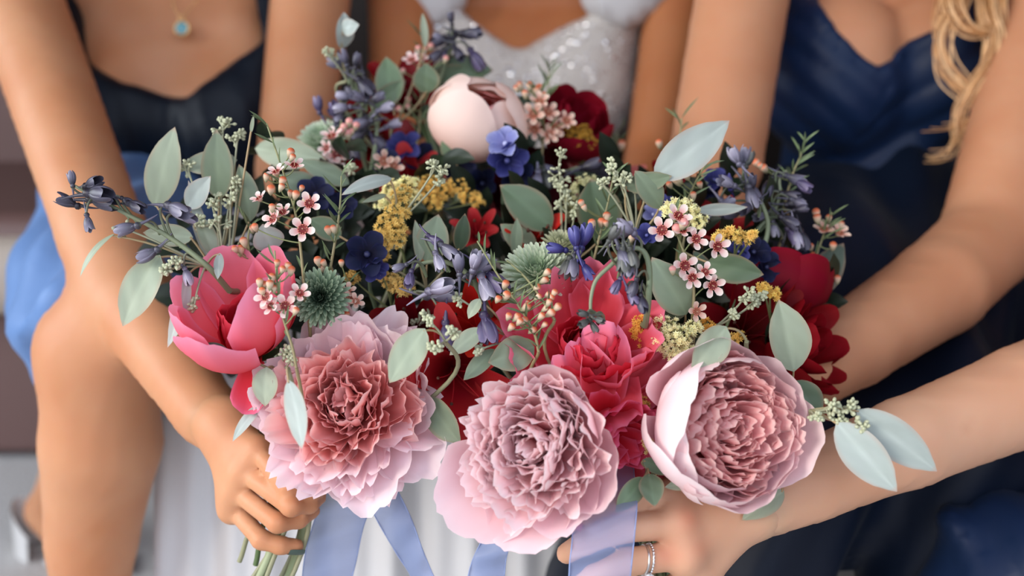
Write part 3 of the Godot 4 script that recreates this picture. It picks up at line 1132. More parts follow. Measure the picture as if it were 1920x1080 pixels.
	var sp := PackedVector3Array()
	cs = PackedColorArray()
	for j in 14:
		var t := j / 13.0
		for i in 8:
			var a := TAU * i / 8
			var w2 := lerpf(0.033, 0.042, smoothstep(0.3, 0.8, t)) * (1.0 - 0.75 * smoothstep(0.85, 1.0, t))
			var yy := lerpf(heel.y - 0.055, 0.012, smoothstep(0.1, 0.75, t))
			sp.append(Vector3(heel.x, yy, heel.z) + fwd * (t * 0.21 - 0.045) + side * cos(a) * w2 + Vector3(0, sin(a) * 0.006, 0))
			cs.append(Color.WHITE)
	sole.grid(sp, cs, 8, 14, true)
	part("sole", sole.mesh(), M.silver_leather, sh)
	var hl := MB.new()
	hl.tube(PackedVector3Array([heel + Vector3(0, -0.055, 0) - fwd * 0.022, Vector3(heel.x, (heel.y - 0.055) * 0.5, heel.z) - fwd * 0.03, Vector3(heel.x, 0.0, heel.z) - fwd * 0.032]), PackedFloat32Array([0.018, 0.009, 0.006]), Color.WHITE, 10)
	part("heel", hl.mesh(), M.silver_leather, sh)

# ------------------------------------------------------------------ ribbons
func ribbon(called: String, label: String, mat_: Material, rows: Array, edge := true):
	# rows: left x, left y, right x, right y, depth, twist of depth
	var o := thing(called, label, "ribbon", Transform3D(), "")
	var l := PackedVector3Array()
	var r := PackedVector3Array()
	for q in rows:
		l.append(at(q[0], q[1], q[4] + q[5]))
		r.append(at(q[2], q[3], q[4] - q[5]))
	l = spline(l, 8)
	r = spline(r, 8)
	var p := PackedVector3Array()
	var cs := PackedColorArray()
	for j in l.size():
		for i in 9:
			var u := i / 8.0
			p.append(l[j].lerp(r[j], u) + way(0, 0, 1) * 0.003 * sin(u * PI) + way(0, 0, 1) * 0.0015 * sin(j * 0.7 + u * 3.0))
			cs.append(Color.WHITE)
	var mb := MB.new()
	mb.grid(p, cs, 9, l.size())
	part("band", mb.mesh(), mat_, o)
	if edge:
		for s in [l, r]:
			var e := MB.new()
			e.tube(s, radii(s.size(), 0.0005, 0.0005), Color.WHITE, 5)
			part("selvedge", e.mesh(), M.ribbon_edge, o)

func build_ribbons():
	ribbon("ribbon", "wide pale blue ribbon hanging straight down beside the fist at the lower left", M.ribbon, [[628, 890, 700, 880, 0.86, 0.004], [605, 935, 705, 925, 0.86, 0.006], [585, 990, 682, 985, 0.865, 0.002], [572, 1040, 668, 1050, 0.87, -0.004], [566, 1100, 655, 1110, 0.87, -0.004], [566, 1180, 650, 1190, 0.87, -0.004]])
	ribbon("ribbon", "pale blue ribbon sweeping down to the right under the ruffled coral pink peony", M.ribbon, [[640, 870, 712, 860, 0.85, -0.006], [690, 945, 748, 925, 0.85, -0.004], [715, 990, 772, 975, 0.855, 0.003], [745, 1040, 792, 1030, 0.86, 0.006], [775, 1090, 815, 1085, 0.865, 0.004], [790, 1160, 845, 1150, 0.865, 0.004]])
	ribbon("ribbon", "blue ribbon slanting down to the left below the palest pink peony", M.ribbon, [[950, 930, 1005, 930, 0.83, 0.0], [925, 975, 975, 985, 0.835, 0.004], [900, 1020, 952, 1035, 0.84, 0.004], [880, 1070, 945, 1085, 0.845, 0.0], [865, 1160, 935, 1170, 0.845, 0.0]])
	ribbon("ribbon", "sheer lilac-blue ribbon hanging in front of the ringed hand", M.sheer_ribbon, [[1090, 860, 1186, 850, 0.800, 0.0], [1082, 915, 1190, 905, 0.775, 0.0], [1076, 965, 1194, 945, 0.748, 0.002], [1072, 1020, 1190, 1000, 0.738, 0.0], [1068, 1060, 1184, 1060, 0.738, -0.002], [1066, 1120, 1178, 1120, 0.74, 0.0], [1064, 1180, 1175, 1180, 0.745, 0.0]])

# ------------------------------------------------------------------ stems gathered in the hands
var HOLD := {}
var stem_count := {}
func stem_to(mb: MB, from: Vector3, back: Vector3, hold: String, r: float, col: Color, reach := 0.045):
	if HOLD.is_empty():
		HOLD = {"left": [at(556, 915, 0.848), at(478, 1120, 0.842)], "right": [at(1240, 1010, 0.825), at(1330, 1180, 0.86)], "bride": [at(960, 640, 1.12), at(985, 830, 1.14)]}
	var h: Array = HOLD[hold]
	var k: int = stem_count.get(hold, 0)
	stem_count[hold] = k + 1
	var ang := k * 2.4
	var rr := 0.0165 * sqrt(fmod(k * 0.618, 1.0))
	var ax := ((h[1] as Vector3) - (h[0] as Vector3)).normalized()
	var s := ax.cross(Vector3(0, 0, 1)).normalized()
	var u := ax.cross(s)
	var j := s * cos(ang) * rr + u * sin(ang) * rr * 0.75
	var end: Vector3 = h[1] + s * cos(ang + 0.3) * rr * 1.7 + u * sin(ang + 0.3) * rr + ax * (0.02 * sin(k * 3.7))
	if hold == "left" and k > 8:   # the thin ones are cut short inside the fist
		end = (h[0] as Vector3).lerp(h[1], 0.25) + j * 0.8
	var pts := PackedVector3Array([from, from + back * reach, (h[0] as Vector3) + j, end])
	var sp := spline(pts, 8)
	mb.tube(sp, radii(sp.size(), r, r * 1.25), col, 7)

# ------------------------------------------------------------------ peonies
func jit(a: float) -> float:
	return rng.randf_range(-a, a)

func peony(called: String, label: String, cpx: Array, R: float, axis: Vector3, hold: String, layers: Array, drop := 0.75, category := "flower") -> Node3D:
	var c := at(cpx[0], cpx[1], cpx[2])
	var t := frame(c - axis * R * drop, axis, jit(1.0))
	var o := thing(called, label, category, t)
	for ly in layers:
		var n: int = ly.n
		for i in n:
			var q := clampf((i + 0.5) / n + jit(0.5 / n), 0.0, 1.0)
			var d: Dictionary = ly.duplicate()
			var pw := pow(q, ly.get("pow", 0.6))
			d.len = lerpf(ly.len[0], ly.len[1], pw) * R * (1.0 + jit(ly.get("vlen", 0.08)))
			d.wide = lerpf(ly.wide[0], ly.wide[1], pw) * R * (1.0 + jit(0.15))
			d.th0 = lerpf(ly.th0[0], ly.th0[1], pw) + jit(ly.get("vth", 6.0))
			d.th1 = lerpf(ly.th1[0], ly.th1[1], pw) + jit(ly.get("vth", 6.0))
			if ly.get("wrap", false):   # the blade curves round the flower's axis
				var reach := sin(deg_to_rad((d.th0 + d.th1) * 0.5)) * (d.len as float)
				d.cup = clampf(d.wide / maxf(reach, 0.1 * R), 0.3, 1.3) * (1.0 + jit(0.25))
			d.seed = rng.randf() * 9.0
			d.roll = jit(ly.get("vroll", 0.2))
			d.r0 = R * lerpf(0.02, 0.1, q)
			d.notch = ly.get("notch", 0.0) * (1.0 if rng.randf() < 0.5 else 0.0)
			var v := 1.0 + jit(0.07)
			d.c0 = (ly.c0 as Color) * v
			d.c1 = (ly.c1 as Color) * v
			var phi: float = (i * 2.39996 + jit(0.5) if n > 12 else TAU * i / n + jit(0.2)) + ly.get("spin", 0.0)
			if ly.has("dirs"):   # which way each petal points, seen from the front: 0 right, 90 up
				var g := deg_to_rad(ly.dirs[i])
				var q3 := t.basis.inverse() * way(cos(g), sin(g), 0.0)
				phi = atan2(-q3.z, q3.x)
			part(ly.get("part", "petal"), petal(d).mesh(), M.petal, o, Transform3D(Basis(Vector3.UP, phi), Vector3.ZERO))
	# sepals and the stem
	for i in 5:
		var sp := petal({"len": R * 0.75, "wide": R * 0.26, "th0": 100.0, "th1": 40.0, "cup": 0.7, "c0": sr(60, 84, 52), "c1": sr(84, 106, 70), "nu": 7, "nv": 6, "round": 0.5})
		part("sepal", sp.mesh(), M.leaf, o, Transform3D(Basis(Vector3.UP, TAU * i / 5 + 0.4), Vector3(0, -0.002, 0)))
	var mb := MB.new()
	stem_to(mb, t.origin, -axis, hold, 0.0030, sr(150, 162, 122))
	var st := part("stem", mb.mesh(), M.stem, o, t.affine_inverse())
	return o

func build_peonies():
	# the ruffled coral pink one on the left
	peony("peony", "coral pink ruffled peony with whitish lower petals, beside the fist gripping the stems", [650, 754, 0.78], 0.0525, way(0.03, 0.22, 1.0), "left", [
		{"part": "inner_petal", "n": 52, "len": [0.95, 1.32], "wide": [0.28, 0.46], "th0": [10, 84], "th1": [-30, 12], "wrap": true, "ruffle": 0.4, "jag": 0.12, "notch": 0.12, "vroll": 0.8, "vth": 15.0, "vlen": 0.14, "freq": 5.0, "nu": 19, "nv": 9, "c0": sr(246, 116, 110), "c1": sr(253, 172, 166), "ce": sr(254, 222, 222)},
		{"part": "middle_petal", "n": 24, "len": [1.28, 1.5], "wide": [0.44, 0.52], "th0": [84, 100], "th1": [20, 56], "cup": 0.7, "ruffle": 0.35, "jag": 0.12, "notch": 0.12, "vroll": 0.6, "vth": 12.0, "vlen": 0.12, "nu": 19, "nv": 9, "c0": sr(246, 160, 162), "c1": sr(252, 210, 216), "ce": sr(255, 238, 242)},
		{"part": "outer_petal", "n": 9, "len": [1.5, 1.6], "wide": [0.62, 0.7], "th0": [112, 112], "th1": [-10, 24], "flare": 14.0, "cup": 0.8, "ruffle": 0.2, "jag": 0.08, "vroll": 0.3, "nu": 21, "nv": 10, "c0": sr(246, 184, 188), "c1": sr(252, 222, 228), "ce": sr(255, 242, 246)}], 0.7)
	# the palest one in the middle
	peony("peony", "palest pink peony, the full ruffled one hanging lowest in the middle", [994, 838, 0.735], 0.0405, way(-0.30, 0.06, 0.94), "right", [
		{"part": "inner_petal", "n": 70, "len": [1.15, 1.62], "wide": [0.3, 0.6], "th0": [8, 88], "th1": [-14, -4], "wrap": true, "ruffle": 0.3, "jag": 0.13, "notch": 0.1, "vroll": 0.7, "vth": 13.0, "vlen": 0.13, "freq": 6.0, "nu": 19, "nv": 9, "c0": sr(246, 148, 158), "c1": sr(254, 206, 209), "ce": sr(255, 244, 246)},
		{"part": "middle_petal", "n": 15, "len": [1.6, 1.75], "wide": [0.55, 0.66], "th0": [90, 102], "th1": [-22, 22], "cup": 0.8, "ruffle": 0.24, "jag": 0.12, "notch": 0.12, "vroll": 0.45, "vth": 11.0, "nu": 21, "nv": 10, "c0": sr(247, 182, 186), "c1": sr(254, 212, 215), "ce": sr(255, 242, 245)},
		{"part": "outer_petal", "n": 6, "dirs": [38, 68, -22, -62, -96, -140], "len": [1.95, 2.15], "wide": [0.85, 1.0], "th0": [108, 116], "th1": [-34, 26], "flare": 6.0, "cup": 0.9, "ruffle": 0.1, "jag": 0.05, "notch": 0.14, "nu": 21, "nv": 11, "c0": sr(246, 172, 178), "c1": sr(251, 208, 214), "ce": sr(255, 236, 240)}])
	# the round one on the right
	peony("peony", "round pink peony with tightly packed frilled rims, resting on the freckled forearm", [1372, 800, 0.748], 0.0525, way(0.26, 0.12, 0.95), "right", [
		{"part": "inner_petal", "n": 84, "len": [0.85, 1.46], "wide": [0.22, 0.52], "th0": [4, 90], "th1": [-10, -14], "pow": 0.5, "wrap": true, "ruffle": 0.18, "jag": 0.15, "notch": 0.08, "vroll": 0.45, "vth": 9.0, "vlen": 0.1, "freq": 7.0, "nu": 21, "nv": 9, "c0": sr(240, 104, 110), "c1": sr(251, 178, 180), "ce": sr(255, 230, 228)},
		{"part": "middle_petal", "n": 10, "len": [1.62, 1.7], "wide": [0.6, 0.66], "th0": [92, 98], "th1": [-30, -22], "cup": 1.0, "ruffle": 0.1, "jag": 0.06, "nu": 21, "nv": 10, "c0": sr(246, 166, 170), "c1": sr(251, 204, 208), "ce": sr(255, 234, 236)},
		{"part": "guard_petal", "n": 3, "dirs": [195, 168, 222], "len": [2.1, 1.95], "wide": [0.9, 1.0], "th0": [104, 108], "th1": [-52, -34], "flare": 8.0, "cup": 0.95, "ruffle": 0.06, "jag": 0.02, "nu": 21, "nv": 12, "c0": sr(247, 186, 190), "c1": sr(253, 222, 227), "ce": sr(255, 242, 244)},
		{"part": "outer_petal", "n": 6, "dirs": [250, 282, 318, 350, 30, 110], "len": [1.66, 1.8], "wide": [0.8, 0.88], "th0": [106, 110], "th1": [-40, -20], "flare": 12.0, "cup": 1.0, "ruffle": 0.1, "jag": 0.03, "nu": 21, "nv": 11, "c0": sr(246, 176, 182), "c1": sr(252, 216, 222), "ce": sr(255, 240, 243)}])
	# coral cups
	peony("peony", "deep coral pink peony opening like a cup above the wrist, dark red inside", [455, 598, 0.80], 0.036, way(-0.08, 0.78, 0.62), "left", [
		{"part": "inner_petal", "n": 10, "len": [1.3, 1.5], "wide": [0.5, 0.6], "th0": [40, 62], "th1": [-40, -20], "cup": 1.1, "ruffle": 0.2, "jag": 0.04, "vroll": 0.4, "c0": sr(150, 8, 28), "c1": sr(204, 26, 50), "ce": sr(230, 84, 104)},
		{"part": "outer_petal", "n": 7, "len": [2.5, 2.65], "wide": [0.92, 1.0], "th0": [76, 86], "th1": [-34, -16], "flare": 12.0, "cup": 1.0, "ruffle": 0.1, "jag": 0.02, "nu": 19, "nv": 11, "c0": sr(228, 56, 62), "c1": sr(242, 106, 120), "ce": sr(250, 164, 196)},
		{"part": "fallen_petal", "n": 2, "len": [1.5, 1.5], "wide": [0.5, 0.5], "th0": [135, 135], "th1": [70, 60], "cup": 0.7, "ruffle": 0.15, "spin": 2.6, "c0": sr(218, 50, 60), "c1": sr(232, 70, 90), "ce": sr(242, 130, 164)}], 0.95)
	peony("peony", "coral red peony with loose curling petals, above the lowest pale pink one", [1108, 648, 0.788], 0.045, way(-0.05, 0.34, 0.93), "right", [
		{"part": "inner_petal", "n": 18, "len": [0.9, 1.3], "wide": [0.36, 0.5], "th0": [20, 70], "th1": [-50, -20], "wrap": true, "ruffle": 0.3, "jag": 0.06, "vroll": 0.5, "vth": 12.0, "nu": 15, "c0": sr(160, 12, 36), "c1": sr(216, 34, 58), "ce": sr(232, 84, 106)},
		{"part": "outer_petal", "n": 11, "len": [1.7, 1.9], "wide": [0.55, 0.66], "th0": [84, 104], "th1": [-34, 10], "flare": 24.0, "cup": 0.85, "ruffle": 0.42, "jag": 0.06, "vroll": 0.4, "vth": 10.0, "nu": 17, "nv": 10, "c0": sr(220, 42, 60), "c1": sr(240, 86, 100), "ce": sr(248, 150, 180)}])  # pinkish rims also carry a painted sheen of light
	peony("peony", "coral red peony with rolled lilac-edged petals, wedged between the two light pink peonies", [1158, 826, 0.768], 0.037, way(0.25, -0.1, 0.96), "right", [
		{"part": "inner_petal", "n": 12, "len": [1.0, 1.4], "wide": [0.36, 0.5], "th0": [20, 70], "th1": [-30, 10], "cup": 1.2, "ruffle": 0.35, "vroll": 0.6, "vth": 12.0, "nu": 15, "c0": sr(206, 26, 44), "c1": sr(230, 56, 72), "ce": sr(246, 134, 176)},
		{"part": "outer_petal", "n": 12, "len": [1.8, 2.2], "wide": [0.5, 0.62], "th0": [84, 110], "th1": [10, 60], "flare": 18.0, "cup": 0.9, "ruffle": 0.5, "jag": 0.06, "vroll": 0.6, "vth": 12.0, "nu": 17, "nv": 10, "c0": sr(222, 50, 62), "c1": sr(240, 92, 104), "ce": sr(250, 160, 196)}])  # lilac of the rims includes a light sheen put into the colour
	# the blush bud of the bride's bunch and the dark ones
	peony("peony", "pale blush peony still closed like a ball, high in the bunch before the white gown", [902, 210, 1.0], 0.0445, way(0.16, 0.62, 0.76), "bride", [
		{"part": "inner_petal", "n": 8, "len": [1.7, 1.8], "wide": [0.6, 0.66], "th0": [84, 88], "th1": [-70, -64], "cup": 1.1, "ruffle": 0.1, "c0": sr(232, 130, 126), "c1": sr(240, 160, 156), "ce": sr(244, 180, 176)},
		{"part": "outer_petal", "n": 6, "len": [2.3, 2.5], "wide": [1.0, 1.1], "th0": [98, 100], "th1": [-92, -80], "cup": 0.95, "ruffle": 0.03, "notch": 0.05, "nu": 19, "nv": 14, "c0": sr(246, 184, 168), "c1": sr(253, 224, 212), "ce": sr(255, 232, 224)}], 0.98)
	peony("peony", "dark crimson peony half open beside the small wax flowers, against the white gown", [1086, 228, 1.06], 0.037, way(0.35, 0.6, 0.72), "bride", [
		{"part": "inner_petal", "n": 8, "len": [1.5, 1.6], "wide": [0.55, 0.6], "th0": [60, 70], "th1": [-40, -20], "cup": 1.1, "ruffle": 0.2, "c0": sr(104, 8, 22), "c1": sr(136, 12, 34), "ce": sr(152, 26, 48)},
		{"part": "outer_petal", "n": 7, "len": [1.9, 2.1], "wide": [0.85, 0.95], "th0": [94, 98], "th1": [-46, -26], "cup": 1.0, "ruffle": 0.08, "flare": 10.0, "nu": 17, "nv": 10, "c0": sr(112, 8, 26), "c1": sr(144, 14, 38), "ce": sr(162, 30, 54)}], 0.95)
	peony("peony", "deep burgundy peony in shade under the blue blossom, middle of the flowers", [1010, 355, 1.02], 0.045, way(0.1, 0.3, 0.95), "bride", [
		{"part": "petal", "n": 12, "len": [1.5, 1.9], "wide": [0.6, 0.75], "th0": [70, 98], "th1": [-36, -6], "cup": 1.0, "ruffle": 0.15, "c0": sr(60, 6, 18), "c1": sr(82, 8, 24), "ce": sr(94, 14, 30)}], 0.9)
	peony("peony", "salmon pink peony mostly hidden, under the dark crimson one by the gown", [1122, 318, 1.08], 0.034, way(0.1, 0.75, 0.65), "bride", [
		{"part": "petal", "n": 12, "len": [1.5, 1.9], "wide": [0.6, 0.75], "th0": [70, 98], "th1": [-36, -6], "cup": 1.0, "ruffle": 0.15, "c0": sr(200, 90, 90), "c1": sr(222, 126, 122), "ce": sr(232, 150, 146)}], 0.9)
	peony("peony", "crimson peony turned away with one broad smooth petal upright, behind the round leaf", [1440, 560, 0.92], 0.036, way(0.22, 0.85, -0.30), "right", [
		{"part": "petal", "n": 8, "len": [1.9, 2.4], "wide": [0.8, 0.95], "th0": [80, 95], "th1": [-34, -14], "cup": 1.0, "ruffle": 0.06, "nu": 17, "nv": 10, "c0": sr(90, 4, 18), "c1": sr(130, 10, 32), "ce": sr(146, 18, 42)}], 0.6)
	# red double flower with green-tipped petals at the right edge
	var rd := peony("tulip", "dark red double tulip with green-streaked outer petals, touching the rear forearm", [1525, 645, 0.87], 0.037, way(0.72, 0.25, 0.6), "right", [
		{"part": "inner_petal", "n": 14, "len": [1.2, 1.6], "wide": [0.36, 0.44], "th0": [30, 72], "th1": [-24, 6], "cup": 1.1, "ruffle": 0.16, "vth": 8.0, "c0": sr(84, 4, 12), "c1": sr(126, 8, 20), "ce": sr(150, 20, 30)},
		{"part": "outer_petal", "n": 9, "len": [1.7, 1.9], "wide": [0.44, 0.5], "th0": [84, 96], "th1": [-6, 24], "cup": 1.0, "ruffle": 0.1, "vth": 10.0, "c0": sr(84, 6, 14), "c1": sr(124, 10, 20), "ce": sr(146, 26, 32)},
		{"part": "green_streak", "n": 7, "len": [1.72, 1.86], "wide": [0.15, 0.19], "th0": [92, 98], "th1": [0, 26], "cup": 0.6, "round": 0.7, "c0": sr(24, 32, 24), "c1": sr(40, 50, 38), "ce": sr(52, 62, 46)}], 0.9)

# ------------------------------------------------------------------ chrysanthemums
func mum(label: String, cpx: Array, R: float, axis: Vector3, hold: String, cin: Color, cout: Color, ctip: Color):
	var c := at(cpx[0], cpx[1], cpx[2])
	var t := frame(c - axis * R * 0.4, axis, 0.3)
	var o := thing("chrysanthemum", label, "flower", t)
	var rings := [[14, 8, 0.5], [20, 22, 0.64], [26, 36, 0.78], [30, 52, 0.9], [32, 68, 1.0], [34, 84, 1.06]]
	for k in rings.size():
		var n: int = rings[k][0]
		for vv in 2:
			var key := "%s%d%d" % [label, k, vv]
			var f := k / 5.0
			SH[key] = petal({"len": R * rings[k][2] * (1.0 + 0.06 * vv), "wide": R * lerpf(0.075, 0.125, f), "th0": rings[k][1] + 16.0 + vv * 5.0, "th1": rings[k][1] - 26.0 + vv * 8.0, "cup": 1.2, "neck": 0.45, "round": 0.45, "nu": 7, "nv": 7, "c0": cin.lerp(cout, f * 0.7), "c1": cin.lerp(cout, f), "ce": ctip if k > 1 else cin.lerp(ctip, 0.3)}).mesh()
		for i in n:
			part("petal", SH["%s%d%d" % [label, k, i % 2]], M.petal, o, Transform3D(Basis(Vector3.UP, TAU * (i + 0.5 * (k % 2)) / n + jit(0.05)).rotated(Vector3.RIGHT.rotated(Vector3.UP, jit(3)), jit(0.06)), Vector3(0, R * 0.05 * (5 - k) / 5.0, 0)))
	var mb := MB.new()
	mb.ball(Vector3(0, -R * 0.06, 0), R * 0.3, sr(58, 76, 54), sr(58, 76, 54), Vector3.UP, 0.6, 10, 6)
	part("calyx", mb.mesh(), M.stem, o)
	var sm := MB.new()
	stem_to(sm, t.origin, -axis, hold, 0.0026, sr(150, 160, 124))
	part("stem", sm.mesh(), M.stem, o, t.affine_inverse())

func build_mums():
	mum("dark green button chrysanthemum with pale tips, right above the coral pink ruffled peony", [598, 556, 0.79], 0.0215, way(0.0, 0.1, 1.0), "left", sr(38, 62, 46), sr(112, 140, 112), sr(176, 196, 170))
	mum("pale green chrysanthemum in the middle, tilted up behind the orange berries", [1005, 500, 0.815], 0.0265, way(-0.05, 0.6, 0.8), "right", sr(160, 184, 150), sr(190, 206, 178), sr(222, 230, 208))
	mum("pale green chrysanthemum high at the left, in front of the bare arm", [598, 252, 1.0], 0.024, way(-0.2, 0.7, 0.66), "bride", sr(160, 184, 152), sr(194, 210, 184), sr(224, 232, 214))
	mum("small cream-green chrysanthemum behind the drooping blue bells, upper middle", [1055, 452, 0.86], 0.0165, way(0.2, 0.75, 0.6), "right", sr(170, 178, 140), sr(196, 200, 164), sr(222, 222, 192))

# ------------------------------------------------------------------ alstroemerias: loose red flowers deep between the others
func build_alstroemerias():
	var rows := [
		["fiery red lily-like flower peeping out under the drooping dark bell, middle", 893, 612, 0.85, 0.030, -0.1, 0.3, "right", 0],
		["red lily-like flower half hidden between the coral pink and palest peonies", 855, 700, 0.83, 0.042, 0.2, -0.1, "right", 1],
		["dark red lily-like flower above the coral pink ruffled peony", 770, 632, 0.86, 0.032, -0.1, 0.4, "left", 2],
		["bright red flower tip behind the pale green chrysanthemum, middle", 1003, 448, 0.91, 0.021, 0.1, 0.8, "right", 0],
		["scarlet flower in shade above the pale blush bud, left of it", 765, 190, 1.08, 0.038, -0.3, 0.6, "bride", 2],
		["dark scarlet flower in the shadow left of the blush bud", 705, 265, 1.09, 0.036, -0.2, 0.2, "bride", 2],
		["small dark red flower showing behind the yellow plumes, left of the middle", 770, 345, 1.03, 0.028, 0.0, 0.4, "bride", 1],
		["dusky red bud flower behind the slender needles, above the middle", 895, 438, 0.94, 0.017, 0.1, 0.3, "right", 1],
		["red flower sunk behind the wax flowers, near the big pale leaf", 1255, 372, 0.97, 0.026, 0.1, 0.6, "right", 2],
		["deep red flower in the shade beside the cream plume, right side", 1395, 625, 0.88, 0.036, 0.1, 0.3, "right", 2],
		["crimson flower top behind the yellow plume, right side", 1345, 440, 0.93, 0.024, 0.0, 0.9, "right", 1]]
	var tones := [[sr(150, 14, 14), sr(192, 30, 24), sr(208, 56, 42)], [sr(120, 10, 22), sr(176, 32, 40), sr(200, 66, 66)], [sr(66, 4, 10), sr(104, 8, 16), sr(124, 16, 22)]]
	for r in rows:
		var ax := way(r[5], r[6], 0.9)
		var c := at(r[1], r[2], r[3])
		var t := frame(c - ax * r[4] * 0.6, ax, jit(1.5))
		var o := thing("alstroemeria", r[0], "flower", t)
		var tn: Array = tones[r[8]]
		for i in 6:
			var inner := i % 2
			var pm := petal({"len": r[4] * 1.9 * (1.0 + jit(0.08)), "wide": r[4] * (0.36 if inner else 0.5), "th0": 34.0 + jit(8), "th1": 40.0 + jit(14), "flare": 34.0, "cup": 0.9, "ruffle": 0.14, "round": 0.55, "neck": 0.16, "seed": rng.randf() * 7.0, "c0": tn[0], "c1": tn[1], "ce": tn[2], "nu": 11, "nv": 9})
			part("petal", pm.mesh(), M.petal, o, Transform3D(Basis(Vector3.UP, TAU * i / 6 + jit(0.1)), Vector3(0, 0.0, 0)))
		for i in 5:
			var mb := MB.new()
			var a := TAU * i / 5 + 0.3
			var e := Vector3(cos(a) * r[4] * 0.45, r[4] * 1.35, sin(a) * r[4] * 0.45)
			mb.tube(curve(Vector3.ZERO, Vector3(cos(a) * 0.002, r[4] * 0.8, sin(a) * 0.002), e, 6), radii(7, 0.0005, 0.0004), tn[1], 5)
			mb.ball(e, 0.0014, sr(80, 52, 40), sr(80, 52, 40), Vector3.UP, 1.8, 6, 4)
			part("stamen", mb.mesh(), M.stem, o)
		var sm := MB.new()
		stem_to(sm, t.origin, -ax, r[7], 0.0018, sr(90, 112, 70))
		part("stem", sm.mesh(), M.stem, o, t.affine_inverse())

# ------------------------------------------------------------------ eucalyptus
# a leaf: base x, y, tip x, y, width, tone, roll in degrees, bend
func tone_leaf(k: int) -> Color:
	return [sr(150, 162, 140), sr(122, 138, 114), sr(92, 112, 86), sr(162, 173, 168), sr(58, 76, 58), sr(104, 128, 96)][k]

func seed_cluster(mb: MB, from: Vector3, c: Vector3, size: float, r: RandomNumberGenerator, col: Color):
	var ax := (c - from).normalized()
	mb.tube(curve(from, from.lerp(c, 0.5) + ax.cross(Vector3(0, 0, 1)) * 0.003, c, 6), radii(7, 0.0009, 0.0008), col * 0.85, 5)
	for b in 4:
		var bd := (ax + Vector3(r.randfn(0, 0.55), r.randfn(0, 0.55), r.randfn(0, 0.55))).normalized()
		var bc := c + bd * size * r.randf_range(0.25, 0.6) - ax * size * 0.15 * b
		mb.tube(PackedVector3Array([c - ax * size * 0.2 * b, bc]), radii(2, 0.0007, 0.0006), col * 0.9, 5)
		var m := 6
		for i in m:
			var dd := (bd * 0.6 + Vector3(r.randfn(0, 0.7), r.randfn(0, 0.7), r.randfn(0, 0.7))).normalized()
			var e := bc + dd * size * r.randf_range(0.26, 0.38)
			mb.tube(PackedVector3Array([bc, e]), radii(2, 0.0005, 0.0008), col, 5)
			mb.ball(e, 0.00135, col, col * 1.12, dd, 1.35, 7, 5)

func eucalyptus(label: String, hold: String, d: float, joint: Array, leaves: Array, clusters: Array):
	var J := at(joint[0], joint[1], d + 0.012)
	var o := thing("eucalyptus_sprig", label, "foliage", Transform3D(Basis(), J))
	var inv := Transform3D(Basis(), -J)
	var st := MB.new()
	var sc := sr(140, 140, 108)
	for q in leaves:
		var dd := jit(0.008)
		var a := at(q[0], q[1], d + dd)
		var b := at(q[2], q[3], d + dd - 0.006 + jit(0.008))
		var ax := (b - a).normalized()
		var f := way(jit(0.2), jit(0.2), 1.0)
		f = (f - ax * f.dot(ax)).normalized().rotated(ax, deg_to_rad(q[6]))
		var w := mm(q[4], d) / maxf(cos(deg_to_rad(q[6])), 0.35)
		var c := tone_leaf(q[5])
		var lm := leaf_mesh(a, b, w, f, q[7], 0.12 + jit(0.08), c * (1.0 + jit(0.08)), sr(178, 128, 104).lerp(c, 0.4), 0.44, jit(0.35))
		part("leaf", lm.mesh(), M.leaf, o, inv)
		st.tube(curve(J, a.lerp(J, 0.45) - ax * 0.006, a + ax * 0.002, 6), radii(7, 0.0011, 0.0008), sc, 5, sr(176, 150, 112))
	var r := RandomNumberGenerator.new()
	r.seed = int(joint[0] * 7 + joint[1])
	for q in clusters:
		var cm_ := MB.new()
		seed_cluster(cm_, J, at(q[0], q[1], d - 0.006 + jit(0.006)), mm(q[2], d), r, sr(176, 180, 150))
		part("seed_cluster", cm_.mesh(), M.stem, o, inv)
	stem_to(st, J, way(0, -0.7, -0.7), hold, 0.0016, sc)
	part("stem", st.mesh(), M.stem, o, inv)

